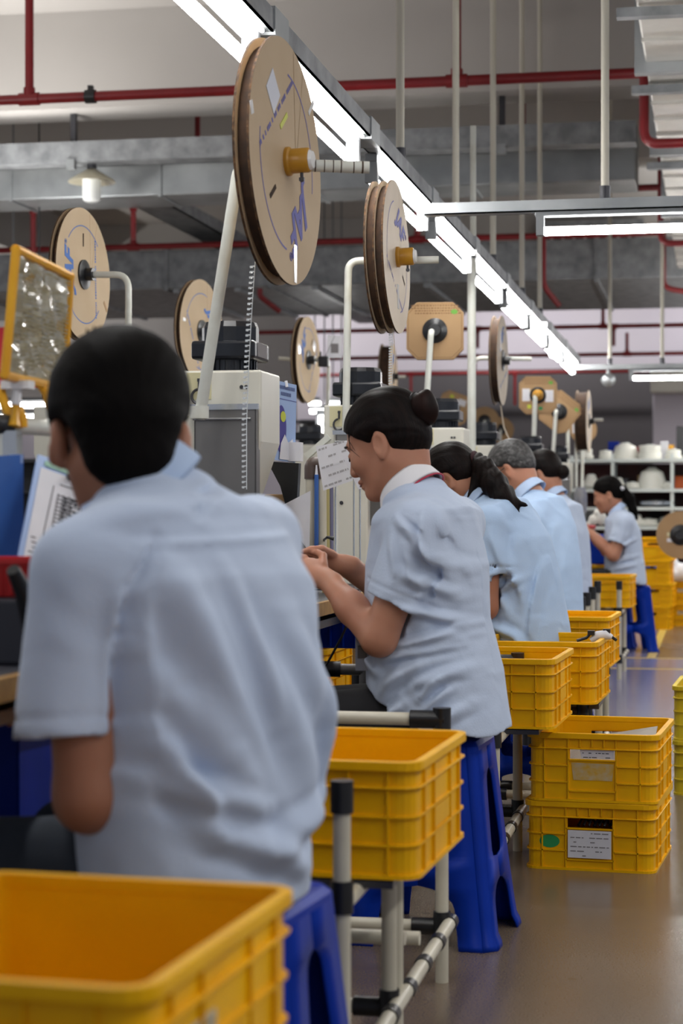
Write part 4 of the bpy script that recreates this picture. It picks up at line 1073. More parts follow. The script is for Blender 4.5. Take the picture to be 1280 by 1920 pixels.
# ================================================================ people: smooth distance fields meshed with surface nets
class Field:
    def __init__(s, lo, hi, h):
        s.h = h; s.lo = np.array(lo, np.float32)
        s.n = np.maximum(np.ceil((np.array(hi) - s.lo) / h).astype(int) + 1, 4)
        s.ax = [s.lo[i] + h * np.arange(s.n[i], dtype=np.float32) for i in range(3)]
        s.d = np.full(tuple(s.n), 0.2, np.float32)
    def sl(s, lo, hi, m):
        r = []
        for i in range(3):
            a = int(np.floor((lo[i] - m - s.lo[i]) / s.h)); b = int(np.ceil((hi[i] + m - s.lo[i]) / s.h)) + 1
            a = min(max(a, 0), s.n[i]); b = min(max(b, 0), s.n[i])
            r.append(slice(a, b))
        X = s.ax[0][r[0]][:, None, None]; Y = s.ax[1][r[1]][None, :, None]; Z = s.ax[2][r[2]][None, None, :]
        return tuple(r), X, Y, Z
    def add(s, prim, k=0.0):
        lo, hi, f = prim
        S, X, Y, Z = s.sl(lo, hi, k + 4 * s.h)
        if min(q.stop - q.start for q in S) <= 0: return s
        v = f(X, Y, Z).astype(np.float32); a = s.d[S]
        if k > 0:
            hh = np.maximum(k - np.abs(a - v), 0) / k
            s.d[S] = np.minimum(a, v) - hh * hh * k * 0.25
        else: s.d[S] = np.minimum(a, v)
        return s
    def sub(s, prim, k=0.0):
        lo, hi, f = prim
        S, X, Y, Z = s.sl(lo, hi, k + 4 * s.h)
        if min(q.stop - q.start for q in S) <= 0: return s
        v = -f(X, Y, Z).astype(np.float32); a = s.d[S]
        if k > 0:
            hh = np.maximum(k - np.abs(a - v), 0) / k
            s.d[S] = np.maximum(a, v) + hh * hh * k * 0.25
        else: s.d[S] = np.maximum(a, v)
        return s
    def cut(s, f):
        s.d = np.maximum(s.d, f(s.ax[0][:, None, None], s.ax[1][None, :, None], s.ax[2][None, None, :]).astype(np.float32)); return s
    def disp(s, f, lo=None, hi=None):
        if lo is None: lo = s.lo; hi = s.lo + s.n * s.h
        S, X, Y, Z = s.sl(lo, hi, 0)
        if min(q.stop - q.start for q in S) <= 0: return s
        s.d[S] = s.d[S] - f(X, Y, Z).astype(np.float32); return s
    def mesh(s, name, m, parent, smooth_iter=1):
        d = s.d; d[0] = d[-1] = 0.2; d[:, 0] = d[:, -1] = 0.2; d[:, :, 0] = d[:, :, -1] = 0.2
        neg = d < 0; nx, ny, nz = d.shape
        cnt = np.zeros((nx - 1, ny - 1, nz - 1), np.int8)
        for i in (0, 1):
            for j in (0, 1):
                for k in (0, 1): cnt += neg[i:nx - 1 + i, j:ny - 1 + j, k:nz - 1 + k]
        act = np.argwhere((cnt > 0) & (cnt < 8)); I, J, K = act.T
        idx = np.full(cnt.shape, -1, np.int32); idx[I, J, K] = np.arange(len(act))
        pos = np.zeros((len(act), 3), np.float32); num = np.zeros(len(act), np.float32)
        for axn in range(3):
            o = [0, 0, 0]; o[axn] = 1; b1, b2 = [a for a in range(3) if a != axn]
            for p in (0, 1):
                for q in (0, 1):
                    c = [0, 0, 0]; c[b1] = p; c[b2] = q
                    d0 = d[I + c[0], J + c[1], K + c[2]]; d1 = d[I + c[0] + o[0], J + c[1] + o[1], K + c[2] + o[2]]
                    sg = (d0 < 0) != (d1 < 0); t = np.where(sg, d0 / np.where(sg, d0 - d1, 1), 0)
                    P = np.zeros((len(act), 3), np.float32); P[:, b1] = p; P[:, b2] = q; P[:, axn] = t
                    pos += P * sg[:, None]; num += sg
        pos = pos / num[:, None] + act
        faces = []
        for axn in range(3):
            b1, b2 = [(1, 2), (2, 0), (0, 1)][axn]
            A = [slice(1, -1)] * 3; A[axn] = slice(0, -1); B = list(A); B[axn] = slice(1, None)
            n0 = neg[tuple(A)]; n1 = neg[tuple(B)]
            E = np.argwhere(n0 != n1)
            if not len(E): continue
            off = np.array([0 if a == axn else 1 for a in range(3)]); E = E + off
            fl = neg[E[:, 0], E[:, 1], E[:, 2]]
            def cell(u, v):
                c = E.copy(); c[:, b1] -= u; c[:, b2] -= v
                return idx[c[:, 0], c[:, 1], c[:, 2]]
            Q = np.stack([cell(1, 1), cell(0, 1), cell(0, 0), cell(1, 0)], 1)
            Q[~fl] = Q[~fl][:, ::-1]
            faces.append(Q)
        F = np.concatenate(faces); F = F[(F >= 0).all(1)]
        V = pos * s.h + s.lo
        for _ in range(smooth_iter):
            acc = np.zeros_like(V); c = np.zeros(len(V), np.float32)
            for a, b in ((0, 1), (1, 2), (2, 3), (3, 0)):
                np.add.at(acc, F[:, a], V[F[:, b]]); np.add.at(c, F[:, a], 1)
                np.add.at(acc, F[:, b], V[F[:, a]]); np.add.at(c, F[:, b], 1)
            V = V * 0.5 + 0.5 * acc / np.maximum(c, 1)[:, None]
        me = bpy.data.meshes.new(name)
        me.vertices.add(len(V)); me.vertices.foreach_set('co', V.astype(np.float32).ravel())
        me.loops.add(F.size); me.loops.foreach_set('vertex_index', F.astype(np.int32).ravel())
        me.polygons.add(len(F)); me.polygons.foreach_set('loop_start', np.arange(0, F.size, 4, dtype=np.int32))
        try: me.polygons.foreach_set('loop_total', np.full(len(F), 4, np.int32))
        except Exception: pass
        me.polygons.foreach_set('use_smooth', np.ones(len(F), bool))
        me.update(calc_edges=True); me.validate()
        me.materials.append(m)
        o = bpy.data.objects.new(name, me); COL.objects.link(o); o.parent = parent
        return o
V3 = lambda p: np.array(p, np.float32)
def P_ell(c, r, Rm=None):
    c = V3(c); r = V3(r); R_ = np.eye(3, dtype=np.float32) if Rm is None else np.array(Rm, np.float32)
    e = np.sqrt(((R_ * r[None, :]) ** 2).sum(1))
    def f(X, Y, Z):
        x, y, z = X - c[0], Y - c[1], Z - c[2]
        a = (x * R_[0, 0] + y * R_[1, 0] + z * R_[2, 0]) / r[0]
        b = (x * R_[0, 1] + y * R_[1, 1] + z * R_[2, 1]) / r[1]
        g = (x * R_[0, 2] + y * R_[1, 2] + z * R_[2, 2]) / r[2]
        k0 = np.sqrt(a * a + b * b + g * g); k1 = np.sqrt((a / r[0]) ** 2 + (b / r[1]) ** 2 + (g / r[2]) ** 2)
        return k0 * (k0 - 1) / np.maximum(k1, 1e-6)
    return c - e, c + e, f
def P_cone(a, b, ra, rb, sq=None):
    """tapered capsule; sq=(axis, factor) flattens it across an axis"""
    a = V3(a); b = V3(b); ab = b - a; L = float((ab * ab).sum()) + 1e-9; m = max(ra, rb)
    def f(X, Y, Z):
        x, y, z = X - a[0], Y - a[1], Z - a[2]
        t = np.clip((x * ab[0] + y * ab[1] + z * ab[2]) / L, 0, 1)
        return np.sqrt((x - t * ab[0]) ** 2 + (y - t * ab[1]) ** 2 + (z - t * ab[2]) ** 2) - (ra + (rb - ra) * t)
    return np.minimum(a, b) - m, np.maximum(a, b) + m, f
def P_loft(S, grow=0.0, p=2.35):
    """trunk: sections (x, y, z, half depth, half width) along a spine"""
    S = np.array(S, np.float32); m = S[:, 3:5].max() + grow
    lo = S[:, :3].min(0) - m; hi = S[:, :3].max(0) + m
    def f(X, Y, Z):
        out = None
        for a, b in zip(S[:-1], S[1:]):
            dx, dz = b[0] - a[0], b[2] - a[2]; L = math.hypot(dx, dz) + 1e-9; ux, uz = dx / L, dz / L
            s_ = (X - a[0]) * ux + (Z - a[2]) * uz; t = np.clip(s_ / L, 0, 1)
            q = (X - a[0]) * uz - (Z - a[2]) * ux; over = s_ - t * L
            A = a[3] + (b[3] - a[3]) * t + grow; B = a[4] + (b[4] - a[4]) * t + grow
            yc = a[1] + (b[1] - a[1]) * t
            qq = (np.abs(q / A) ** p + np.abs((Y - yc) / B) ** p + np.abs(over / (A * 0.55)) ** p) ** (1 / p)
            d = (qq - 1) * np.minimum(A, B)
            out = d if out is None else np.minimum(out, d)
        return out
    return lo, hi, f
def fold(F, a, b, amp, w, plane='xz', side=1):
    """a soft cloth crease between two points of the silhouette plane ('xz' seen from the side, 'yz' from behind)"""
    i0 = 0 if plane == 'xz' else 1
    a0, a1, b0, b1 = a[0], a[1], b[0], b[1]; u0, u1 = b0 - a0, b1 - a1; L = u0 * u0 + u1 * u1 + 1e-9
    m = 2.6 * w
    lo = F.lo.copy(); hi = F.lo + F.n * F.h
    lo[i0] = min(a0, b0) - m; hi[i0] = max(a0, b0) + m; lo[2] = min(a1, b1) - m; hi[2] = max(a1, b1) + m
    if plane == 'xz':
        if side > 0: lo[1] = 0
        else: hi[1] = 0
    else:
        if side < 0: hi[0] = 0.06
    def f(X, Y, Z):
        P = X if i0 == 0 else Y
        p, q = P - a0, Z - a1
        t = np.clip((p * u0 + q * u1) / L, 0, 1)
        d2 = (p - t * u0) ** 2 + (q - t * u1) ** 2
        s = np.clip(np.sin(np.pi * np.clip(t, 0.03, 0.97)), 0, 1) ** 0.6
        d = np.sqrt(d2) / w
        return 1.8 * amp * s * (np.exp(-d * d) - 0.35 * np.exp(-((d - 1.5) / 0.7) ** 2)) + 0 * X + 0 * Y
    F.disp(f, lo, hi)
def wrinkles(F, amp, seed, fx=22.0, fz=14.0):
    rn = random.Random(seed); T = [[rn.uniform(-1, 1) for _ in range(3)] + [rn.uniform(0, 6.28)] for _ in range(7)]
    def f(X, Y, Z):
        o = 0
        for i, (a, b, c, ph) in enumerate(T):
            s = np.sin(fx * (a * X + b * Y) + fz * c * Z + ph + 1.3 * np.sin(9 * (b * X - a * Z) + 7 * c * Y + ph * 2))
            o = o + (1 - np.abs(s)) ** 2
        return amp * (o / 7 - 0.33)
    F.disp(f)
def rotm(pitch, yaw, roll=0.0):
    """head turned: pitch down, yaw to its left, roll to its right"""
    return np.array(Matrix.Rotation(yaw, 3, 'Z') @ Matrix.Rotation(pitch, 3, 'Y') @ Matrix.Rotation(roll, 3, 'X'), np.float32)
def nrm(v): v = V3(v); return v / (np.linalg.norm(v) + 1e-9)
def add_hand(F, wr, u, n, side, curl=1.0, sc=1.0):
    """palm, four fingers with two knuckle bends and a thumb; u to the fingers, n out of the palm, side the thumb's way"""
    wr = V3(wr); u = nrm(u); n = nrm(V3(n) - u * float(np.dot(n, u))); s = nrm(side - u * float(np.dot(side, u)) - n * float(np.dot(side, n)))
    Rm = np.stack([u, s, n], 1)
    F.add(P_cone(wr - u * 0.02, wr + u * 0.02, 0.025 * sc, 0.022 * sc), 0.01)
    F.add(P_ell(wr + u * 0.05 * sc, (0.05 * sc, 0.04 * sc, 0.016 * sc), Rm), 0.015)
    for i, (o, L) in enumerate(((0.03, 0.9), (0.010, 1.0), (-0.011, 0.95), (-0.030, 0.75))):
        p = wr + (u * 0.085 + s * o) * sc; a = 0.35 * curl + 0.05 * i
        for ln, da, r0, r1 in ((0.042, 0.0, 0.0095, 0.009), (0.027, 0.55 * curl, 0.009, 0.0082), (0.021, 0.45 * curl, 0.0082, 0.0068)):
            a += da; q = p + (u * math.cos(a) + n * math.sin(a)) * ln * L * sc
            F.add(P_cone(p, q, r0 * sc, r1 * sc), 0.003); p = q
    p = wr + (u * 0.03 + s * 0.03) * sc
    for v, ln, r0, r1 in ((u * 0.6 + s * 0.75 + n * 0.4, 0.04, 0.013, 0.0105), (u * 0.85 + s * 0.25 + n * 0.5, 0.03, 0.0105, 0.009), (u * 0.9 - s * 0.05 + n * 0.5, 0.024, 0.009, 0.007)):
        q = p + nrm(v) * ln * sc; F.add(P_cone(p, q, r0 * sc, r1 * sc), 0.004); p = q

def person(origin, phi, label, sp, h=0.006, hh=None):
    t = empty('person', (origin[0], origin[1], 0), phi, label, 'person', sp.get('group'))
    t.rotation_euler = (0, 0, phi + math.pi / 2)          # local +x is the way the person faces
    g = sp.get
    spine = sp['spine']; hc = V3(sp['head']); hr = rotm(R(sp['pitch']), R(g('hyaw', 0)), R(g('roll', 0))); hs = g('hs', 0.96)
    H = lambda x, y, z: hc + hr @ (V3((x, y, z)) * hs)
    E = lambda x, y, z, a, b, c: P_ell(H(x, y, z), V3((a, b, c)) * hs, hr)
    nb = V3(sp['neck'])
    arms = sp['arms']
    # ---- skin
    pts = [hc + 0.16, hc - 0.16, nb] + [V3(p) for a in arms for p in (a['el'], a['wr'], a['sh'], V3(a['wr']) + nrm(a['hand']) * 0.2)] + [V3(s[:3]) for s in spine]
    lo = np.min(pts, 0) - 0.11; hi = np.max(pts, 0) + 0.11
    F = Field(lo, hi, hh or h)
    F.add(E(-0.012, 0, 0.035, .098, .075, .086))
    F.add(E(.03, 0, -.035, .066, .060, .080), 0.03)
    for s_ in (-1, 1):
        F.add(P_cone(H(-.005, s_ * .05, -.052), H(.066, s_ * .018, -.098), .022 * hs, .017 * hs), 0.03)
        F.add(E(.066, s_ * .036, -.024, .026, .024, .026), 0.02)
    F.add(E(.078, 0, -.100, .020, .022, .018), 0.02)
    F.add(E(.079, 0, .024, .016, .046, .012), 0.014)
    for s_ in (-1, 1):
        F.sub(E(.101, s_ * .032, .002, .018, .016, .011), 0.012)
        F.add(E(.081, s_ * .031, -.001, .013, .015, .011), 0.004)
    F.add(P_cone(H(.090, 0, .008), H(.105, 0, -.034), .007 * hs, .0125 * hs), 0.012)
    for s_ in (-1, 1): F.add(E(.101, s_ * .012, -.038, .010, .008, .008), 0.006)
    F.add(E(.094, 0, -.063, .012, .024, .0075), 0.005); F.add(E(.092, 0, -.077, .011, .020, .008), 0.005)
    F.sub(E(.104, 0, -.0700, .010, .022, .0016), 0.002)
    for s_ in (-1, 1):
        er = hr @ rotm(R(-12), R(s_ * 18))
        eo = g('ear_out', 0.0)
        F.add(P_ell(H(-.010, s_ * (.077 + eo), -.012), V3((.019, .009 + eo * .4, .034)) * hs, er), 0.006)
        F.sub(P_ell(H(-.006, s_ * (.0875 + eo * 1.2), -.008), V3((.012, .009, .021)) * hs, er), 0.004)
        F.add(P_ell(H(-.002, s_ * .081, -.038), V3((.008, .006, .011)) * hs, er), 0.006)
    nr = g('neck_r', 0.054)
    F.add(P_cone(nb, H(-.035, 0, -.045), nr * 1.06, nr), 0.03)
    core = [(a, b, c, d * 0.8, e * 0.8) for a, b, c, d, e in spine[1:]]
    F.add(P_loft(core), 0.03)
    for a in arms:
        b = a.get('bulk', 1.0)
        F.add(P_cone(a['sh'], a['el'], .052 * b, .043 * b), 0.03)
        F.add(P_cone(V3(a['el']) + nrm(V3(a['wr']) - V3(a['el'])) * 0.01, V3(a['el']) * 0.45 + V3(a['wr']) * 0.55, .043 * b, .038 * b), 0.02)
        F.add(P_cone(V3(a['el']) * 0.5 + V3(a['wr']) * 0.5, a['wr'], .039 * b, .026 * b), 0.02)
        add_hand(F, a['wr'], a['hand'], a['palm'], V3(a['thumb']), a.get('curl', 1.0), a.get('hsc', 0.95))
    F.mesh('body', sp['skin'], t, 1)
    # ---- face marks
    if g('face', True):
        for s_ in (1, -1):
            MB().tube([H(.088, s_ * .012, .020), H(.093, s_ * .028, .027), H(.080, s_ * .050, .022)], [.0025, .0035, .0015], 6).build('eyebrow', sp['hairm'], t, True)
            MB().tube([H(.0935, s_ * .018, -.004), H(.095, s_ * .031, -.008), H(.088, s_ * .046, -.004)], [.001, .0022, .001], 6).build('eyelash', sp['hairm'], t, True)
        MB().tube([H(.096, -.021, -.0700), H(.105, 0, -.0695), H(.096, .021, -.0700)], [.001, .0028, .001], 6).build('lips', M_LIP, t, True)
    # ---- hair
    hg = g('hair_grow', 0.010)
    lo = hc - 0.21; hi = hc + 0.21
    F = Field(lo, hi, g('hair_h', 0.005 if h < 0.008 else 0.008))
    F.add(P_ell(H(-.014, 0, .037), V3((.098 + hg, .075 + hg, .086 + hg)) * hs, hr))
    F.add(P_ell(H(-.045, 0, -.005), V3((.062 + hg, .062 + hg * .8, .07)) * hs, hr), 0.02)
    for e in g('hair_add', ()): F.add(P_ell(H(*e[0]), V3(e[1]) * hs, hr), 0.02)
    for (px_, pz_, nx_, nz_) in g('hairline', ((.085, .074, .754, -.657),)):
        n_ = hr @ V3((nx_, 0, nz_)); c_ = H(px_, 0, pz_)
        F.cut(lambda X, Y, Z: (X - c_[0]) * n_[0] + (Y - c_[1]) * n_[1] + (Z - c_[2]) * n_[2])
    for s_ in (-1, 1): F.sub(P_ell(H(-.004, s_ * .085, -.014), V3((.026, .022, .036)) * hs, hr), 0.01)
    for e in g('hair_sub', ()): F.sub(P_ell(H(*e[0]), V3(e[1]) * hs, hr), 0.015)
    am = g('strand', 0.0022) * 0.4
    ci = np.linalg.inv(hr) / hs
    def strands(X, Y, Z):
        x, y, z = X - hc[0], Y - hc[1], Z - hc[2]
        a = ci[0, 0] * x + ci[0, 1] * y + ci[0, 2] * z; b = ci[1, 0] * x + ci[1, 1] * y + ci[1, 2] * z; c = ci[2, 0] * x + ci[2, 1] * y + ci[2, 2] * z
        th = np.arctan2(b, c + 0.05)
        return am * (np.sin(26 * th + 3 * np.sin(22 * a)) + 0.7 * np.sin(43 * th + 30 * a + 2) + 0.5 * np.sin(70 * a + 9 * th))
    F.disp(strands)
    F.mesh('hair', sp['hairm'], t, 1)
    # ---- shirt
    sm = sp['shirtm']; gr = g('shirt_grow', 0.012)
    pts = [V3(a['sh']) for a in arms] + [V3(a['el']) for a in arms] + [V3(s[:3]) for s in spine]
    lo = np.min(pts, 0) - 0.2; hi = np.max(pts, 0) + 0.17
    lo[2] = g('hem', 0.48) - 0.06
    F = Field(lo, hi, h)
    top = list(spine[-1]); top[2] -= g('top_drop', 0.028); top[3] *= 0.85; top[4] *= 0.85
    F.add(P_loft(list(spine[:-1]) + [tuple(top)], gr))
    sr = g('sleeve', (.070, .078))
    for a in arms:
        sh, el = V3(a['sh']), V3(a['el']); fr = a.get('sl', 0.62)
        F.add(P_cone(nb + V3((-0.02, 0, -g('yoke_drop', .075))), sh, .055, sr[0] * 0.95), 0.05)
        end = sh + (el - sh) * fr + V3(a.get('sl_off', (0, 0, 0)))
        F.add(P_cone(sh, end + (el - sh) * 0.25, sr[0], sr[1]), g('sleeve_k', 0.014))
    for a in arms:
        sh, el = V3(a['sh']), V3(a['el']); fr = a.get('sl', 0.62); n_ = nrm(el - sh)
        n_ = nrm(n_ + V3(a.get('cuff_tilt', (0, 0, 0))))
        end = sh + (el - sh) * fr + V3(a.get('sl_off', (0, 0, 0)))
        far = end + n_ * 0.16
        def f_end(X, Y, Z, e=end, n_=n_):      # trim everything of the sleeve past the cuff
            dd = (X - e[0]) * n_[0] + (Y - e[1]) * n_[1] + (Z - e[2]) * n_[2]
            rr = np.sqrt(np.maximum((X - e[0]) ** 2 + (Y - e[1]) ** 2 + (Z - e[2]) ** 2 - dd ** 2, 0))
            return np.maximum(np.maximum(-dd, rr - 0.115), dd - 0.2)
        keep = P_loft(spine, gr)
        S, X, Y, Z = F.sl(end - 0.26, end + 0.26, 0)
        trunk = keep[2](X, Y, Z); tr = np.maximum(F.d[S], -f_end(X, Y, Z))
        F.d[S] = np.minimum(tr, np.maximum(trunk, F.d[S]) if True else tr)
        F.sub(P_cone(end - n_ * 0.02, end + n_ * 0.05, sr[1] * 0.74, sr[1] * 0.86), 0.004)
        # cuff hem: a slight ridge 22 mm above the edge
        def cuff(X, Y, Z, e=end, n_=n_):
            dd = (X - e[0]) * n_[0] + (Y - e[1]) * n_[1] + (Z - e[2]) * n_[2]
            rr = np.sqrt(np.maximum((X - e[0]) ** 2 + (Y - e[1]) ** 2 + (Z - e[2]) ** 2 - dd ** 2, 0))
            return np.where(rr < 0.11, -0.0022 * np.exp(-((dd + 0.026) / 0.004) ** 2), 0)
        F.disp(cuff, end - 0.13, end + 0.13)
    wrinkles(F, g('wrinkle', 0.006), g('seed', 1), *g('wf', (22.0, 14.0)))
    for fo in g('folds', ()): fold(F, *fo)
    hem = g('hem', 0.48); hs_ = g('hem_slope', 0.0); hw_ = g('hem_wave', 0.008)
    hx = g('hem2', (0.0, 0.0))
    F.cut(lambda X, Y, Z: hem + hs_ * (X + .13) + hx[1] * np.maximum(X - hx[0], 0) + hw_ * np.sin(23 * X + 17 * Y) - Z)
    for bx in g('hem_cut', ()): F.sub(P_ell(*bx), 0.01)
    F.sub(P_cone(nb + V3((0.012, 0, -0.005)), H(-.02, 0, -.04), nr * 1.10, nr * 1.12), 0.008)
    so = F.mesh('shirt', sm, t, 0)
    # ---- collar
    axd = nrm(H(-.035, 0, -.045) - nb); axd = nrm(axd + V3((g('ctilt', 0.5), 0, 0)))
    fw = nrm(V3((1, 0, 0)) - axd * axd[0]); lf = np.cross(axd, fw)
    A, B, Cc = [], [], []; n = 36; cr = nr * 1.14; ch = g('collar_h', 0.042)
    for k in range(n + 1):
        q = -math.pi * 0.90 + 2 * math.pi * 0.90 * k / n
        d_ = -fw * math.cos(q) + lf * math.sin(q)
        front = abs(q) / (math.pi * 0.9)
        base = nb - axd * 0.006; co = g('collar_out', 0.0)
        A.append(base + d_ * (cr + 0.004) + axd * (0.012 - 0.02 * front ** 2))
        B.append(base + d_ * (cr + 0.006 + co * .4) + axd * (ch + 0.004 - 0.03 * front ** 2.5))
        Cc.append(base + d_ * (cr + g('collar_flare', 0.022) + co + 0.016 * front) + axd * (ch - 0.046 - 0.052 * front ** 2.2))
    q = MB(); q.strip(A, B); q.strip(B, Cc)
    o = q.build('collar', g('collarm', M_COLB), t, True)
    s_ = o.modifiers.new('thickness', 'SOLIDIFY'); s_.thickness = 0.0035; s_.offset = 1
    ss = o.modifiers.new('smooth', 'SUBSURF'); ss.levels = 1; ss.render_levels = 1
    if g('piping'):
        MB().tube([p + nrm(p - nb) * 0.002 for p in Cc[6:-6]], 0.0022, 6).build('collar_piping', M_PIPING, t, True)
    # ---- trousers and shoes
    F = Field((-.2, -.3, -0.0), (.62, .3, .66), 0.011)
    pel = spine[0]
    F.add(P_ell((pel[0], pel[1], .535), (pel[3] * .98, pel[4] * .97, .080)))
    for s_ in (-1, 1):
        kn = V3(sp.get('knee', (.40, .11, .495))) * V3((1, s_, 1)); an = V3(sp.get('ankle', (.36, .12, .10))) * V3((1, s_, 1))
        F.add(P_cone((pel[0], s_ * .085, .520), kn, .080, .062), 0.03)
        F.add(P_cone(kn, an, .064, .048), 0.02)
    F.cut(lambda X, Y, Z: 0.468 - Z + 0 * X + 0 * Y + np.where(X > 0.16, -1, 0))
    F.mesh('trousers', g('trm', M_TROU), t, 1)
    q = Field((.2, -.25, -.01), (.66, .25, .16), 0.009)
    for s_ in (-1, 1):
        an = V3(sp.get('ankle', (.36, .12, .10))) * V3((1, s_, 1))
        q.add(P_cone((an[0] - .01, an[1], .045), (an[0] + .15, an[1] + s_ * .01, .036), .042, .034), 0.01); q.add(P_cone((an[0], an[1], .05), an, .042, .04), 0.02)
    q.cut(lambda X, Y, Z: 0.003 - Z + 0 * X + 0 * Y)
    q.mesh('shoes', M_SHOE, t, 1)
    t['_h'] = 0
    del t['_h']
    return t, H

def arm(sh, el, wr, hand, palm, thumb, **k):
    return dict(sh=sh, el=el, wr=wr, hand=hand, palm=palm, thumb=thumb, **k)

# ---- nearest man, seen from behind
man1, _ = person((-0.672, 2.50), R(60), 'person nearest the camera, back turned, thick black hair and pale blue short sleeved shirt', dict(
    spine=[(.0, .018, .50, .112, .150), (.005, .01, .62, .120, .160), (.01, .0, .75, .122, .170), (.03, .0, .87, .118, .18), (.06, .0, .955, .092, .165), (.088, .005, 1.018, .056, .09)],
    neck=(.118, .012, 1.026), neck_r=.060, ctilt=.30, top_drop=.0, yoke_drop=.062, collar_h=.046, collar_out=.004, collar_flare=.019, head=(.155, .015, 1.098), pitch=26, hyaw=-34, hs=1.0,
    skin=M_SKIN2, hairm=M_HAIR, hair_grow=.022, shirtm=M_SHIRT, face=True, strand=.0012, ear_out=.012,
    hairline=((.085, .085, .85, -.527),), hair_add=(((-.03, 0, .06), (.105, .094, .085)), ((-.055, 0, -.01), (.064, .070, .07)), ((-.066, 0, -.060), (.040, .060, .050))),
    hair_sub=(((.06, 0, -.05), (.07, .1, .05)), ((-.018, .100, -.052), (.068, .040, .068)), ((-.018, -.100, -.052), (.068, .040, .068))),
    arms=[arm((.06, .165, .92), (.03, .180, .630), (.21, -.0, .67), (.7, -.7, .05), (0, -.3, -1), (.3, -1, 0), sl=.74, sl_off=(.025, .018, 0), bulk=1.04),
          arm((.08, -.18, .955), (.12, -.20, .69), (.33, -.10, .72), (1, .3, .05), (0, .3, -1), (.3, 1, 0), sl=.64, bulk=1.02)],
    sleeve=(.066, .076), shirt_grow=.016, wrinkle=.009, seed=3, wf=(15.0, 8.0), hem=.475, hem_slope=.0,
    trm=M_TROUN,
    folds=[((.13, .93), (.075, .70), .010, .022, 'yz', -1), ((.10, .90), (.02, .62), .009, .026, 'yz', -1), ((.05, .86), (-.10, .62), .007, .03, 'yz', -1),
           ((-.02, .88), (-.15, .70), .007, .028, 'yz', -1), ((.14, .78), (.03, .60), .008, .022, 'yz', -1), ((.16, .66), (.02, .60), .010, .018, 'yz', -1),
           ((.12, .60), (-.08, .52), .012, .02, 'yz', -1), ((.02, .56), (-.15, .60), .009, .02, 'yz', -1), ((.16, .72), (.10, .58), .009, .016, 'yz', -1),
           ((-.14, .80), (-.16, .55), .008, .02, 'yz', -1), ((.15, .955), (-.15, .965), .0025, .006, 'yz', -1), ((.05, .93), (.0, .72), .006, .014, 'yz', -1), ((.055, .990), (.015, 1.018), -.005, .006, 'yz', -1), ((.02, 1.016), (-.06, 1.035), -.005, .006, 'yz', -1), ((.120, .965), (.168, .90), -.004, .007, 'yz', -1), ((.168, .90), (.174, .83), -.005, .009, 'yz', -1), ((.174, .84), (.178, .68), -.006, .010, 'yz', -1)]), h=0.0052)

tq = MB(); rn_ = random.Random(6)
hc_ = man1.matrix_basis  # tufts stand on the crown of the nearest man
for k in range(26):
    a_ = rn_.uniform(0, 6.28); r_ = rn_.uniform(0, .055)
    b_ = Vector(_(-.03 + r_ * math.cos(a_), r_ * math.sin(a_), .128 - r_ * r_ * 3))
    d_ = Vector((rn_.uniform(-.3, .3), rn_.uniform(-.4, .4), 1)).normalized()
    tq.tube([b_ - d_ * .01, b_ + d_ * rn_.uniform(.005, .012), b_ + d_ * rn_.uniform(.015, .026) + Vector((rn_.uniform(-.01, .01), rn_.uniform(-.01, .01), 0))], [.006, .004, .001], 5)
tu = tq.build('hair_tuft', M_HAIR, man1, True); tu['kind'] = 'stuff'
# ---- bun haired woman
W1F = [((.016, .985), (-.037, .945), -.004, .006), ((-.037, .945), (-.057, .885), -.004, .006), ((-.057, .885), (-.028, .79), -.005, .007), ((-.09, .86), (-.005, .93), .007, .013), ((-.085, .80), (.01, .86), .008, .014), ((-.06, .90), (.03, .985), .006, .012), ((-.10, .74), (.02, .78), .007, .012),
       ((-.10, .715), (.06, .685), .008, .011), ((-.095, .695), (.10, .655), .007, .010), ((-.10, .735), (-.01, .705), .006, .010), ((-.04, .66), (.08, .60), .006, .016),
       ((-.11, .64), (.0, .60), .007, .014), ((-.06, .615), (-.015, .57), .007, .010), ((-.085, .60), (-.03, .545), .006, .010), ((.02, .64), (.10, .56), .007, .016),
       ((.02, .56), (.09, .515), .009, .012), ((-.03, .97), (-.075, .82), .006, .012), ((.09, .62), (.17, .68), .006, .014), ((.03, .73), (.13, .74), .005, .012),
       ((-.035, 1.0), (-.05, .86), .006, .010), ((.04, .95), (.02, .84), .004, .010), ((.0, .92), (-.02, .83), .004, .010), ((-.12, .56), (-.03, .50), .006, .014)]
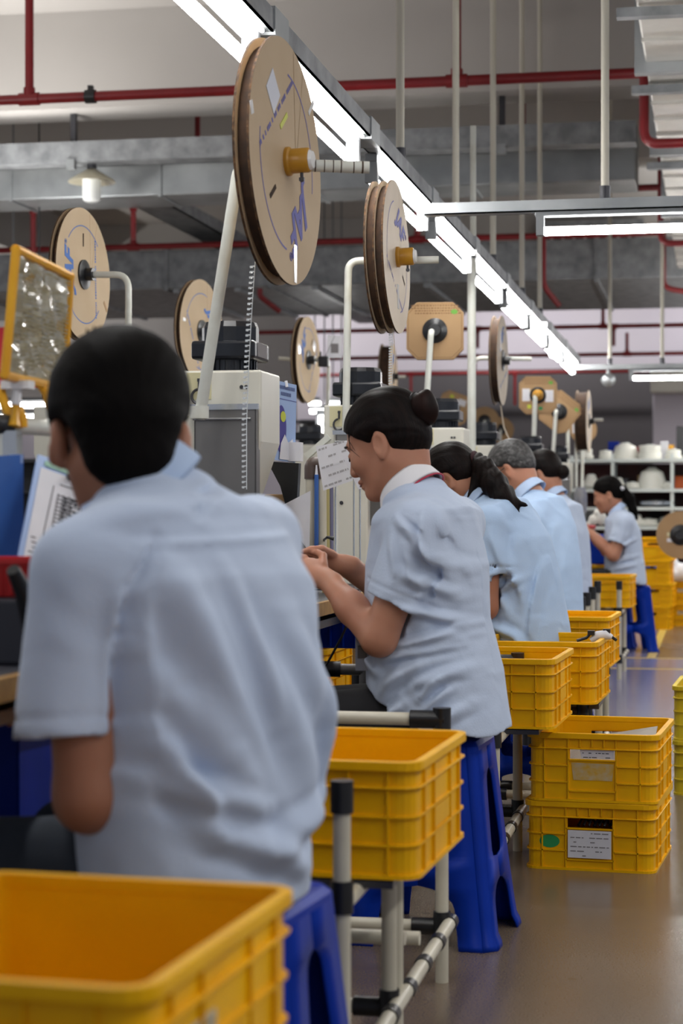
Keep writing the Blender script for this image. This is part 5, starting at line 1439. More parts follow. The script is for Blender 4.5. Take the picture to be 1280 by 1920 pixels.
wom1, H1 = person((-0.63, 4.47), R(78), 'person with dark hair in a bun and a white collar, seen in profile', dict(
    spine=[(.005, .0, .48, .150, .185), (.015, .0, .60, .140, .180), (.035, .0, .73, .128, .165), (.035, .0, .86, .122, .170), (.040, .0, .965, .100, .165), (.065, .0, 1.035, .070, .10)],
    neck=(.082, .0, 1.042), neck_r=.055, top_drop=.006, yoke_drop=.05, head=(.140, -.005, 1.160), pitch=24, hyaw=0, hs=0.99, ctilt=.62,
    skin=M_SKIN, hairm=M_HAIRB, hair_grow=.008, shirtm=M_SHIRT, collarm=M_COLW, piping=True, strand=.0016, hair_h=.0045,
    hairline=((.078, .060, .70, -.714),),
    arms=[arm((.0, .165, .955), (.075, .20, .705), (.245, .11, .835), (1, -.1, .35), (.1, -.9, -.5), (.3, -.2, 1), sl=.66, bulk=.92, cuff_tilt=(.08, 0, .0)),
          arm((.02, -.165, .965), (.11, -.20, .735), (.265, -.04, .865), (1, .25, .1), (0, .8, -.6), (.3, .3, 1), sl=.66, bulk=.95)],
    sleeve=(.066, .060), shirt_grow=.012, wrinkle=.006, seed=8, wf=(26.0, 20.0), hem=.487, hem_slope=.12, hem2=(-.02, .5), hem_wave=.006,
    folds=W1F), h=0.0040, hh=0.0035)
# hair bun, tie and loose strands
q = Field((-.06, -.09, 1.13), (.17, .09, 1.34), .0045)
q.add(P_ell((.042, .0, 1.238), (.034, .038, .042))).add(P_ell((.080, .0, 1.238), (.03, .025, .034)), .015)
q.disp(lambda X, Y, Z: .0025 * np.sin(95 * (X + .5 * Z)) + .002 * np.sin(140 * Y + 60 * X))
q.mesh('hair_bun', mat('auburn_hair', rgb(36, 20, 17), 0.55, col2=rgb(20, 12, 11), scale=20, spec=.12), wom1)
MB().tube([(.074 - .03 * math.cos(a) * .25, .028 * math.sin(a), 1.238 + .034 * math.cos(a)) for a in [k * math.pi / 8 for k in range(17)]], .006, 8).build('hair_tie', M_BLACK, wom1, True)
for k, (a, b, c) in enumerate((((.05, .055, .06), (.062, .072, .03), (.056, .074, .0)), ((.06, .06, .05), (.066, .074, .01), (.05, .076, -.02)))):
    MB().tube([H1(*a), H1(*b), H1(*c)], [.0016, .0009, .0004], 5).build('loose_strand', M_HAIRB, wom1, True)

# ---- ponytailed woman
wom2, H2 = person((-0.63, 6.42), R(74), 'person with a long dark ponytail, bent forward over the line in a blue shirt', dict(
    spine=[(-.02, .0, .48, .125, .185), (-.01, .0, .60, .122, .178), (.01, .0, .73, .118, .168), (.045, .0, .86, .118, .175), (.09, .0, .96, .100, .17), (.135, .0, 1.015, .062, .09)],
    neck=(.165, .0, 1.022), neck_r=.052, top_drop=.012, yoke_drop=.055, head=(.255, .0, 1.10), pitch=46, hs=.97,
    skin=M_SKIN2, hairm=M_HAIRB, hair_grow=.010, shirtm=M_SHIRT2, strand=.0018, hairline=((.078, .060, .70, -.714),),
    arms=[arm((.065, .175, .945), (.05, .205, .68), (.26, .12, .76), (1, -.1, .1), (0, -.5, -1), (.3, -1, .3), sl=.62),
          arm((.075, -.17, .95), (.10, -.21, .70), (.28, -.08, .78), (1, .2, .1), (0, .5, -1), (.3, 1, .3), sl=.62)],
    sleeve=(.064, .076), wrinkle=.006, seed=5, wf=(22.0, 10.0), hem=.475, hem_slope=0.0,
    folds=[((.02, .93), (-.05, .74), .008, .016), ((-.03, .90), (-.07, .68), .007, .016), ((.05, .82), (-.02, .66), .008, .014), ((.08, .64), (-.06, .58), .009, .016), ((.10, .60), (-.02, .52), .010, .016),
           ((-.10, .84), (-.09, .56), .006, .010), ((.02, .73), (-.07, .78), .006, .012), ((-.04, .60), (-.11, .50), .008, .014), ((.0, .80), (.06, .70), .007, .012)]), h=0.0062)
q = Field((-.10, -.14, .90), (.36, .18, 1.28), .005)
b0 = V3((.165, .005, 1.165))
pt = [(V3((.19, .0, 1.165)), .026), (b0, .024), (V3((.128, .03, 1.138)), .036), (V3((.085, .05, 1.088)), .042), (V3((.042, .06, 1.040)), .037), (V3((.005, .065, 1.008)), .014)]
for (a, ra), (b, rb) in zip(pt, pt[1:]): q.add(P_cone(a, b, ra, rb), .015)
for e_ in ((.055, .085, .965), (.025, .08, .972), (-.015, .07, .992), (-.045, .06, 1.012)): q.add(P_cone((.04, .062, 1.03), e_, .020, .004), .01)
q.add(P_cone((.15, .05, 1.11), (.165, .075, 1.01), .016, .006), .01)
q.disp(lambda X, Y, Z: .002 * np.sin(150 * (Y + .6 * X)) + .0018 * np.sin(220 * X - 60 * Y))
q.mesh('ponytail', M_HAIRB, wom2)
MB().tube([b0 + V3((.010 * math.cos(a), .026 * math.sin(a), .026 * math.cos(a))) for a in [k * math.pi / 8 for k in range(17)]], .008, 8).build('hair_tie', mat('maroon_scrunchie', rgb(52, 20, 28), 0.8), wom2, True)

# ---- greying man
man2, H3 = person((-0.69, 8.37), R(74), 'person with short greying hair and a blue shirt, bent forward behind the ponytailed woman', dict(
    spine=[(.0, .0, .48, .108, .175), (.005, .0, .60, .108, .175), (.012, .0, .75, .108, .175), (.035, .0, .90, .108, .18), (.07, .0, .995, .098, .18), (.105, .0, 1.06, .062, .09)],
    neck=(.12, .0, 1.07), neck_r=.058, top_drop=.015, yoke_drop=.06, head=(.195, .0, 1.175), pitch=34, hs=1.0,
    skin=M_SKIN, hairm=M_HAIRG, hair_grow=.009, shirtm=M_SHIRT2, hairline=((.082, .072, .60, -.80),), strand=.002, hair_h=.006,
    arms=[arm((.045, .19, .955), (.04, .225, .68), (.26, .13, .76), (1, -.1, .1), (0, -.5, -1), (.3, -1, .3), sl=.62),
          arm((.06, -.185, .965), (.09, -.23, .70), (.28, -.1, .78), (1, .2, .1), (0, .5, -1), (.3, 1, .3), sl=.62)],
    sleeve=(.068, .080), wrinkle=.006, seed=12, wf=(20.0, 7.0), hem=.475,
    folds=[((.03, .93), (-.01, .72), .008, .014), ((-.01, .95), (-.05, .66), .008, .016), ((-.05, .92), (-.08, .60), .006, .016), ((-.09, .9), (-.1, .55), .005, .014)]), h=0.0075)
for s_ in (1,):
    MB().tube([H3(-.004, .083 * s_, .004), H3(.05, .078 * s_, .006), H3(.095, .064 * s_, .004)], .0022, 6).build('spectacle_arm', M_BLACK, man2, True)
MB().tube([H3(.098 + .006 * math.cos(a), .038 + .026 * math.sin(a), -.002 + .018 * math.cos(a)) for a in [k * math.pi / 8 for k in range(17)]], .002, 6).tube([H3(.098 + .006 * math.cos(a), -.038 + .026 * math.sin(a), -.002 + .018 * math.cos(a)) for a in [k * math.pi / 8 for k in range(17)]], .002, 6).build('spectacle_rims', M_BLACK, man2, True)

# ---- worker hidden behind the greying man
wom3, H4 = person((-0.825, 10.3), R(74), 'person mostly hidden behind the greying man, dark bun and the back of a pale shirt', dict(
    spine=[(-.04, .0, .48, .125, .18), (-.04, .0, .60, .122, .178), (-.038, .0, .73, .118, .168), (-.028, .0, .86, .118, .175), (-.01, .0, .985, .100, .17), (.012, .0, 1.055, .062, .09)],
    neck=(.025, .0, 1.065), neck_r=.052, top_drop=.015, yoke_drop=.06, head=(.085, .0, 1.19), pitch=28, hs=.97, skin=M_SKIN, hairm=M_HAIRB, hair_grow=.012, shirtm=M_SHIRT,
    arms=[arm((.02, .175, .945), (.03, .205, .68), (.26, .12, .76), (1, -.1, .1), (0, -.5, -1), (.3, -1, .3), sl=.62),
          arm((.035, -.17, .95), (.08, -.21, .70), (.28, -.08, .78), (1, .2, .1), (0, .5, -1), (.3, 1, .3), sl=.62)],
    sleeve=(.064, .076), wrinkle=.008, seed=15, wf=(24, 22), hem=.50, folds=[((-.14, .72), (-.04, .64), .01, .02), ((-.15, .66), (-.06, .56), .01, .02), ((-.13, .8), (-.03, .74), .009, .018)]), h=0.009)
q = Field((-.14, -.08, 1.08), (.10, .1, 1.34), .007)
q.add(P_ell((-.030, .0, 1.20), (.036, .036, .04))).add(P_ell((.0, .0, 1.21), (.03, .03, .03)), .01); q.mesh('hair_bun', M_HAIRB, wom3)
MB().lathe([(.03, -.006), (.034, 0), (.03, .006)], c=(-.006, .0, 1.205), ax=(-1, 0, .1), n=16).build('hair_tie', M_WHITE, wom3, True)

# ---- farthest woman
wom4, H5 = person((-0.635, 13.6), R(94), 'person with a ponytail farthest away, in profile, looking down at her hands', dict(
    spine=[(-.02, .0, .48, .135, .18), (-.015, .0, .58, .13, .178), (-.005, .0, .70, .122, .165), (.0, .0, .82, .118, .170), (.02, .0, .92, .095, .165), (.035, .0, .98, .062, .09)],
    neck=(.045, .0, .99), neck_r=.05, top_drop=.012, yoke_drop=.055, head=(.105, .0, 1.105), pitch=20, hs=.98, skin=M_SKIN, hairm=M_HAIR, hair_grow=.010, shirtm=M_SHIRT,
    hairline=((.078, .060, .70, -.714),),
    arms=[arm((-.0, .17, .905), (.065, .20, .68), (.225, .12, .83), (1, -.2, .4), (.2, -.9, -.2), (.2, -.2, 1), sl=.64),
          arm((.01, -.165, .91), (.10, -.19, .70), (.235, -.05, .85), (1, .25, .25), (0, .8, -.5), (.3, .3, 1), sl=.64)],
    sleeve=(.066, .078), wrinkle=.006, seed=21, wf=(24, 20), hem=.48, folds=[((-.1, .80), (.02, .74), .007, .014), ((-.1, .68), (.05, .64), .009, .016), ((-.09, .62), (.08, .58), .009, .016)]), h=0.010)
q = Field((-.20, -.09, .88), (.12, .09, 1.26), .008)
pt = [((.03, .0, 1.145), .024), ((-.005, .01, 1.14), .026), ((-.045, .02, 1.08), .036), ((-.07, .02, 1.0), .03), ((-.10, .02, .93), .010)]
for (a, ra), (b, rb) in zip(pt, pt[1:]): q.add(P_cone(a, b, ra, rb), .015)
q.mesh('ponytail', M_HAIR, wom4)
MB().lathe([(.0, -.02), (.022, -.01), (.028, 0), (.022, .012), (.0, .02)], c=(.010, .025, 1.145), n=12).build('hair_tie', M_WHITE, wom4, True)
for nm, dz in (('part', 0),):
    o = MB().box((0, 0, 0), (.10, .04, .022)).build('handled_part', mat('crimson_part', rgb(170, 50, 60), 0.5), bevel=.006)
    o.location = W(1103, 987, 13.45); o.rotation_euler = (R(10), R(8), 0); tag(o, 'small crimson part held in the hands of the farthest woman', 'part')
# ================================================================ bench clutter at the left
# yellow framed instruction sheet
pts = [W(30, 468, 3.20), W(131, 518, 3.46), W(118, 728, 3.46), W(9, 704, 3.20)]       # tl tr br bl
t = empty('sheet_holder', pts[3].lerp(pts[2], .2), 0, 'yellow framed instruction sheet under crinkled glossy film, at the left edge', 'sign')
Pl = [p - t.location for p in pts]; nrm_ = (Pl[1] - Pl[0]).cross(Pl[3] - Pl[0]).normalized()
if nrm_.y > 0: nrm_ = -nrm_
fr = MB()
for k in range(4):
    a, b = Pl[k], Pl[(k + 1) % 4]; fr.tube([a - (b - a).normalized() * .004, b + (b - a).normalized() * .004], .0085, 8)
fr.build('frame', M_CLIP, t, True)
q = MB(); N = 14; rn = random.Random(2); gv = []
for j in range(N + 1):
    for i in range(N + 1):
        u, v = i / N, j / N
        p = Pl[0].lerp(Pl[1], u).lerp(Pl[3].lerp(Pl[2], u), v)
        e = min(u, 1 - u, v, 1 - v)
        gv.append(p + nrm_ * (rn.uniform(-.0075, .0075) if e > 0.01 else 0))
q.add(gv, [(j * (N + 1) + i, j * (N + 1) + i + 1, (j + 1) * (N + 1) + i + 1, (j + 1) * (N + 1) + i) for j in range(N) for i in range(N)])
sh = q.build('sheet', M_FILM, t, True)
q = MB(); rn = random.Random(5)
for r_ in range(30):
    v = .06 + .88 * r_ / 29; u = .07
    while u < .92:
        w = rn.uniform(.05, .22)
        if rn.random() < .85:
            a = Pl[0].lerp(Pl[1], u).lerp(Pl[3].lerp(Pl[2], u), v); e = min(u + w, .94)
            b = Pl[0].lerp(Pl[1], e).lerp(Pl[3].lerp(Pl[2], e), v); dn = (Pl[3] - Pl[0]).normalized() * .0025
            q.add([a + nrm_ * .0085, b + nrm_ * .0085, b + dn + nrm_ * .0085, a + dn + nrm_ * .0085], [(0, 1, 2, 3)])
        u += w + .02
q.build('print', mat('faded_ink', rgb(138, 128, 96), 0.6), sh, fix=False)
st_ = W(33, 722, 3.26) - t.location; en = W(26, 800, 3.24) - t.location
MB().tube([st_, st_.lerp(en, .5)], .009, 8).box(st_, (.05, .03, .014)).build('clear_socket', M_TAPE, t, True)
MB().tube([st_.lerp(en, .35), st_.lerp(en, .8), en], [.006, .008, .012], 8).build('stem', M_CLIP, t, True)
# pipe rail and its posts
ra, rb = W(-60, 792, 3.2), W(240, 812, 3.45)
t = empty('pipe_rail', ra, 0, 'grey pipe rail with black joint along the top of the bench at the left', 'rail')
MB().cyl((0, 0, 0), rb - ra, .0145, n=14).build('rail', M_WPIPE, t, True)
j = (W(8, 797, 3.25) - ra)
MB().cyl(j - (rb - ra) * .06, j + (rb - ra) * .03, .019, n=12).build('black_joint', M_BLACK, t, True)
for k in (.18, .62): MB().cyl((rb - ra) * k, Vector(((rb - ra) * k)[:2] + (.768 - ra.z,)), .014, n=10).build('post', M_WPIPE, t, True)
MB().box(j + Vector((0.012, 0, -.035)), (.03, .03, .05)).cyl(j + Vector((.012, 0, -.06)), j + Vector((.02, 0, -.10)), .008).build('clamp', M_STEEL, t, True)
for i, px in enumerate((13, 97)):
    c = W(px, 782, 3.26 + .1 * i)
    t = empty('spring_clip', c, 0, ['yellow plastic clip at the far left of the pipe rail', 'yellow plastic clip on the pipe rail just left of the nearest head'][i], 'clip', 'yellow rail clips')
    s_ = .036
    MB().tube([Vector((-.022, 0, .055)), Vector((-.010, 0, .042)), Vector((-.004, 0, .02)), Vector((.006, 0, 0)), Vector((.0, 0, -.02))], [.006, .0085, .0085, .010, .008], 8).build('jaw', M_CLIP, t, True)
    MB().box((.016, 0, .002), (.022, .02, .03)).tube([Vector((.016, 0, .01)), Vector((.028, 0, .0)), Vector((.03, 0, -.018))], [.008, .009, .007], 8).build('jaw', M_CLIP, t, True)
# blue partition panel
b0, b1 = W(-90, 860, 3.05), W(44, 852, 3.17)
q = MB(); up = Vector((0, 0, -.30)); d_ = (b1 - b0).normalized()
t = q.prism([b0, b1, b1 + up, b0 + up], Vector((-d_.y, d_.x, 0)) * .006).build('partition_board', M_BOARD)
tag(t, 'plain blue plastic panel standing on the bench at the left edge', 'panel')
MB().prism([b1 + Vector((0, -.004, .0)), b1 + Vector((-.022, -.004, .0)), b1 + Vector((-.022, -.004, -.015)), b1 + Vector((0, -.004, -.015))], (0, -.002, 0)).build('tab', M_SIGN, t)
# clipboard with a form
c_ = [W(72, 852, 3.16), W(200, 888, 3.26), W(166, 1112, 3.14), W(22, 1108, 3.03)]
t = empty('clipboard', c_[3], 0, 'pale blue clipboard with a printed table form, left of the nearest head', 'clipboard')
c_[2] = c_[1] + (c_[3] - c_[0]); L = [p - t.location for p in c_]; nn = (L[1] - L[0]).cross(L[3] - L[0]).normalized(); nn = nn if nn.y < 0 else -nn
MB().prism(L, -nn * .004).build('board', M_SIGN, t)
def Q(u, v, o=.001): return L[0].lerp(L[1], u).lerp(L[3].lerp(L[2], u), v) + nn * o
MB().prism([Q(.06, .09), Q(.97, .13), Q(.97, .99), Q(.06, .99)], nn * .0006).build('form', M_WHITE, t)
q = MB()
def seg(u0, v0, u1, v1, w=.0009, o=.0022):
    a, b = Q(u0, v0, o), Q(u1, v1, o); d = (b - a).cross(nn).normalized() * w
    q.add([a - d, b - d, b + d, a + d], [(0, 1, 2, 3)])
for k in range(26):
    v = .26 + k * .028; seg(.36, v, .96, v + .012)
for u in (.36, .44, .52, .68, .78, .96): seg(u, .25, u, .97)
seg(.28, .2, .24, .97); seg(.36, .18, .92, .2)
rn = random.Random(9)
for k in range(26):
    v = .272 + k * .028
    for u in (.455, .54, .60, .70):
        if rn.random() < .7: seg(u, v, u + rn.uniform(.03, .06), v + .003, .0022)
for k in range(9): seg(.10 + .02 * (k % 3), .60 + k * .035, .17 + .02 * (k % 3), .602 + k * .035, .001)
q.build('form_print', M_INK, t, fix=False)
MB().prism([Q(.10, .035), Q(.52, .055), Q(.52, .09), Q(.10, .07)], nn * .001).build('green_label', mat('mint_label', rgb(150, 190, 170), .5), t)
MB().box(Q(.62, .15, .006), (.075, .02, .016), M=Matrix.Rotation(R(14), 3, 'Y')).build('clip_bar', M_DSTEEL, t, bevel=.003)
MB().tube([Q(.42, .13, .01), Q(.56, .08, .018), Q(.72, .09, .018), Q(.84, .17, .01)], .006, 8).build('clip_spring', M_DSTEEL, t, True)
# red bin
p = W(48, 1116, 2.92)
t = empty('red_bin', (p.x, p.y, p.z), R(12), 'small red plastic bin on the bench left of the nearest man', 'bin')
MB().box2((-.055, -.045, 0), (.055, .045, .003)).prism([(-.055, -.045, 0), (.055, -.045, 0), (.062, -.052, .052), (-.062, -.052, .052)], (0, .003, 0)).prism([(-.055, .042, 0), (.055, .042, 0), (.062, .049, .052), (-.062, .049, .052)], (0, .003, 0)).box2((-.06, -.05, 0), (-.056, .05, .052)).box2((.056, -.05, 0), (.06, .05, .052)).build('body', M_REDP, t)
MB().rring(.138, .118, .012, .008, .050, .058).build('rim', M_REDP, t)
for k in range(7): MB().box((-.045 + .015 * k, -.0505, .026), (.002, .003, .045)).build('rib', M_REDP, t)
z0 = p.z
tag(MB().box2((-1.62, 2.70, .768), (-.98, 3.34, z0 - .002)).build('bench_box', M_BENCH, bevel=.006), 'dark low platform carrying the red bin on the nearest work table', 'box')
t = MB().tube([W(24, 1068, 2.75), W(45, 1110, 2.78), W(66, 1190, 2.8)], [.010, .014, .016], 10).build('tool_handle', M_BLACK, None, True)
tag(t, 'blurred black tool handle in front of the red bin', 'tool')
t = MB().tube([W(-30, 1085, 3.0), W(10, 1112, 3.0), W(70, 1160, 3.02)], .004, 8).build('wire_arm', M_DSTEEL, None, True); tag(t, 'thin dark arm slanting in front of the red bin', 'rod')
t = MB().prism([W(-60, 1182, 2.95), W(120, 1180, 3.05), W(120, 1192, 3.05), W(-60, 1212, 2.95)], (-.02, .25, 0)).build('steel_tray', M_STEEL); tag(t, 'flat steel tray below the red bin at the left edge', 'tray')
c = W(10, 1236, 2.95); t = MB().lathe([(.0, 0), (.055, 0), (.062, .012), (.056, .012), (.05, .004), (.0, .004)], c=c, n=28).build('blue_dish', M_SIGN, None, True); tag(t, 'small pale dish at the left edge below the steel tray', 'dish')
t = MB().box2((c.x - .25, c.y - .06, c.z - .032), (c.x + .10, c.y + .2, c.z - .001)).build('drawer_box', M_DSTEEL, bevel=.003); tag(t, 'grey drawer box under the pale dish at the left edge', 'box')
MB().box2((c.x - .25, c.y - .07, c.z - .05), (c.x + .11, c.y - .06, c.z - .03)).build('wood_edge', M_WOOD, t)
# deep blue bins under the bench
for i, (px0, px1, d, z0, z1, l) in enumerate(((-120, 38, 3.05, .45, .70, 'deep blue bin under the bench at the lower left edge'), (44, 70, 3.3, .45, .69, 'second deep blue bin farther under the bench at the lower left'))):
    a, b = W(px0, 1400, d), W(px1, 1400, d)
    t = empty('blue_bin', ((a.x + b.x) / 2, (a.y + b.y) / 2, z0), R(4), l, 'bin', 'deep blue bins')
    w = (b - a).length
    MB().box2((-w / 2, 0, 0), (w / 2, .28, .006)).box2((-w / 2, 0, 0), (w / 2, .006, z1 - z0)).box2((-w / 2, .274, 0), (w / 2, .28, z1 - z0)).box2((-w / 2, 0, 0), (-w / 2 + .006, .28, z1 - z0)).box2((w / 2 - .006, 0, 0), (w / 2, .28, z1 - z0)).build('body', M_BLUED, t, bevel=.002)
    MB().rring(w + .016, .296, .01, .012, z1 - z0 - .012, z1 - z0).build('rim', M_BLUED, t).location = (0, .14, 0)
tb = bpy.data.objects['work_table']
MB().box2((-.33, .1, .425), (.33, .91, .448)).build('lower_shelf', M_DSTEEL, tb)

# ================================================================ clutter between the nearest man and the bun haired woman
# U-bent conduit with two ivory pipes, rods and tags
t = empty('pipe_bracket', W(590, 1010, 5.3), 0, 'pair of ivory pipes joined by a brown elbow, before the second press', 'bracket')
o_ = t.location
for px in (583, 603): MB().cyl(W(px, 1060, 5.3) - o_, W(px - 1, 886, 5.3) - o_, .0145, n=12).build('pipe', M_IVORY, t, True)
MB().tube(bend([W(582, 898, 5.3) - o_, W(582, 868, 5.3) - o_, W(603, 868, 5.3) - o_, W(604, 898, 5.3) - o_], .03), .0175, 12).build('elbow', mat('brown_joint', rgb(86, 72, 66), .4), t, True)
MB().cyl(W(593, 1040, 5.28) - o_, W(593, 890, 5.28) - o_, .006, n=8).build('blue_strip', M_BOARD, t, True)
MB().cyl(W(593, 896, 5.28) - o_, W(593, 872, 5.28) - o_, .005, .002, n=8).build('white_tip', M_WHITE, t, True)
for i, (px, y0, y1, r_, m_, nm) in enumerate(((612, 1032, 906, .013, mat('straw_rod', rgb(190, 180, 120), .5), 'straw coloured tube of labels beside the ivory pipes'), (621, 1030, 912, .009, mat('grey_violet_rod', rgb(120, 120, 150), .5), 'grey violet rod beside the ivory pipes'), (629, 1028, 900, .008, M_WPIPE, 'thin pale rod with a wire hook beside the ivory pipes'))):
    a = W(px, y0, 5.35); a2 = Vector((a.x, a.y, .768)); b = W(px - 1, y1, 5.35)
    q = empty('label_tube' if i == 0 else 'rod', a2, 0, nm, 'tube' if i == 0 else 'rod')
    MB().cyl((0, 0, 0), b - a2, r_, n=12).build('tube', m_, q, True)
    if i == 0: MB().cyl(b - a2 - Vector((0, 0, .006)), b - a2 + Vector((0, 0, .008)), r_ * 1.03, n=12).build('cap', M_CLIP, q, True)
    if i == 2: MB().tube([b - a2, W(627, 885, 5.35) - a2, W(632, 878, 5.35) - a2, W(628, 872, 5.35) - a2], .0018, 6).build('hook', M_STEEL, q, True)
t.location = o_
# hanging cards
def card(name, corners, d, label, cat, lines, m, seed, off=0.0):
    P = [W(x, y, d + off) for x, y in corners]       # bl br tr tl
    e = empty(name, P[0], 0, label, cat)
    paper(e, 'card', [p - P[0] for p in P], lines, m, mat('pale_ink', rgb(168, 166, 168), .8), seed=seed)
    c_ = (P[0] + P[1] + P[2] + P[3]) / 4 - P[0] + Vector((0, .004, 0))
    MB().cyl(c_, (c_.x, c_.y, .768 - P[0].z), .0022, n=6).build('wire_holder', M_STEEL, e, True)
    return e
card('tag_sheet', ((606, 920), (664, 900), (650, 826), (592, 837)), 5.05, 'white printed tag sheet hanging tilted before the bun haired woman', 'tag', 5, M_WHITE, 4)
card('tag_sheet', ((640, 852), (672, 918), (684, 912), (654, 846)), 4.98, 'thick white card edge leaning beside the tag sheet', 'tag', 0, M_WHITE, 5)
card('manila_card', ((654, 846), (684, 912), (690, 880), (668, 838)), 4.99, 'manila card between the white cards and the woman\'s face', 'tag', 0, M_CREAM2, 6)
card('paper_stack', ((545, 988), (580, 1035), (582, 920), (528, 948)), 5.0, 'curled white paper forms left of the ivory pipes', 'paper', 9, M_WHITE, 7)
t = MB().box(W(523, 948, 5.1), (.07, .05, .06)).build('brown_block', M_CARDB, bevel=.004); tag(t, 'brown cardboard block behind the curled paper forms', 'block'); 
# blue operation sign on the press
P = [W(513, 862, 4.98), W(553, 868, 5.08), W(556, 722, 5.08), W(514, 712, 4.98)]
t = empty('operation_sign', P[0], 0, 'pale blue sign with a violet oval, hung on the nearest press under a clear sleeve', 'sign')
L2 = [p - P[0] for p in P]; n2 = (L2[1] - L2[0]).cross(L2[3] - L2[0]).normalized()
MB().prism(L2, -n2 * .003).build('board', M_SIGN, t)
def Q2(u, v, o=.001): return L2[3].lerp(L2[2], u).lerp(L2[0].lerp(L2[1], u), v) + n2 * o
q = MB(); rn = random.Random(3)
for (v, u0, u1) in ((.07, .14, .9), (.15, .3, .75)):
    u = u0
    while u < u1:
        a, b = Q2(u, v - .022), Q2(min(u + .05, u1), v + .022); q.add([Q2(u, v - .022), Q2(u + .05, v - .022), Q2(u + .05, v + .022), Q2(u, v + .022)], [(0, 1, 2, 3)]); u += .065
q.build('heading_print', mat('slate_print', rgb(88, 104, 150), .6), t, fix=False)
q = MB(); q.add([Q2(0, .215), Q2(1, .215), Q2(1, .222), Q2(0, .222)], [(0, 1, 2, 3)]).build('rule', M_VIOLET, t, fix=False)
q = MB(); q.add([Q2(.30 + .24 * math.cos(a), .60 + .30 * math.sin(a), .0016) for a in [k * math.pi / 12 for k in range(24)]], [tuple(range(24))]).build('violet_oval', M_VIOLET, t, fix=False)
q = MB(); q.add([Q2(.38 + .12 * math.cos(a), .44 + .07 * math.sin(a), .0024) for a in [k * math.pi / 6 for k in range(12)]], [tuple(range(12))]).build('lime_patch', M_LIME, t, fix=False)
q = MB(); q.add([Q2(.22, .98, .003), Q2(.95, .98, .003), Q2(.82, .70, .003), Q2(.62, .76, .003), Q2(.45, .66, .003), Q2(.28, .78, .003)], [(0, 1, 2, 3, 4, 5)]).build('white_patch', M_WHITE, t, fix=False)
MB().cyl(Q2(.5, -.02), Q2(.5, .06, .004), .004, n=8).build('hanging_cord', M_WHITE, t, True)
p_ = W(532, 890, 5.05)
t = empty('side_chute', p_, 0, 'black chute with white top at the right side of the nearest press', 'chute')
MB().prism([(-.045, 0, .035), (.04, 0, .03), (.035, 0, -.07), (.01, 0, -.10), (-.01, 0, -.03)], (0, .03, 0)).build('chute', M_BLACK, t)
MB().box2((-.05, -.002, .035), (.045, .032, .085)).build('white_top', M_WHITE, t)
# panel of the second press
g = W(652, 1000, 5.9)
t = MB().box2((g.x - .10, g.y, .768), (g.x + .062, g.y + .24, 1.16)).build('machine_cabinet', M_CREAM, bevel=.006); tag(t, 'pale machine cabinet behind the hands of the bun haired woman', 'cabinet')
MB().box2((g.x + .064, g.y + .03, .95), (g.x + .12, g.y + .036, 1.07)).build('grey_plate', M_PLATE, t)
MB().cyl((g.x - .02, g.y - .002, 1.02), (g.x - .02, g.y + .004, 1.02), .006, n=10).build('screw', M_DSTEEL, t)
MB().box2((g.x + .03, g.y - .01, 1.08), (g.x + .08, g.y + .0, 1.12)).build('sticker', M_CREAM2, t)
# small things near the woman's hands
t = MB().tube([Vector((W(612, 1022, 5.33).x, W(612, 1022, 5.33).y, .768)), W(610, 1022, 5.33), W(607, 1012, 5.28), W(614, 1007, 5.2), W(626, 1010, 5.2)], [.002, .003, .003, .004, .006], 8).build('black_clip', M_BLACK, None, True); tag(t, 'small black wire clip above the hands of the bun haired woman', 'clip')
# badge
P = W(679, 1222, 4.42)
t = empty('id_badge', P, R(12), 'grey translucent badge hanging beside the lap of the bun haired woman', 'badge')
MB().box((0, 0, 0), (.032, .003, .088)).build('sleeve', mat('grey_badge', rgb(116, 120, 132), .3), t, bevel=.001)
MB().box((0, -.0022, .0), (.022, .001, .03)).build('print', M_DSTEEL, t)
MB().cyl((0, 0, .044), (.05, .03, .10), .0015, n=6).build('strap', M_BLACK, t)
# pipe with a black joint and the cable
a, b = W(560, 1253, 4.75), W(690, 1256, 4.75)
t = empty('foot_pipe', a, 0, 'horizontal pipe with a black joint behind the lap of the bun haired woman', 'pipe')
MB().cyl((0, 0, 0), b - a, .014, n=12).build('pipe', M_PLATE, t, True)
MB().cyl((b - a) * .3, (b - a) * .6, .0195, n=12).build('black_joint', M_BLACK, t, True)
MB().cyl((b - a) * .95, Vector(((b - a) * .95)[:2] + (-a.z,)), .014, n=10).build('post', M_PLATE, t, True)
t = MB().tube([W(660, 1150, 4.6), W(640, 1195, 4.6), W(622, 1228, 4.62), W(610, 1250, 4.66)], .003, 8).build('black_cable', M_BLACK, None, True); tag(t, 'thin black cable hanging behind the elbow of the bun haired woman', 'cable')
a = W(605, 1215, 5.1); b = W(662, 1215, 5.1)
t = empty('blue_parts_bin', ((a.x + b.x) / 2, a.y, a.z), 0, 'blue parts bin behind the elbow of the bun haired woman', 'bin')
w = (b - a).length + .02
MB().prism([(-w / 2, 0, 0), (w / 2, 0, 0), (w / 2 + .005, -.012, .09), (-w / 2 - .005, -.012, .09)], (0, .004, 0)).box2((-w / 2, 0, 0), (w / 2, .18, .004)).box2((-w / 2, 0, 0), (-w / 2 + .004, .18, .09)).box2((w / 2 - .004, 0, 0), (w / 2, .18, .09)).build('body', M_BLUE, t)
for k in range(4): MB().box2((-w / 2 + k * w / 3 - .002, -.014, .005), (-w / 2 + k * w / 3 + .002, -.002, .088)).build('rib', M_BLUE, t)

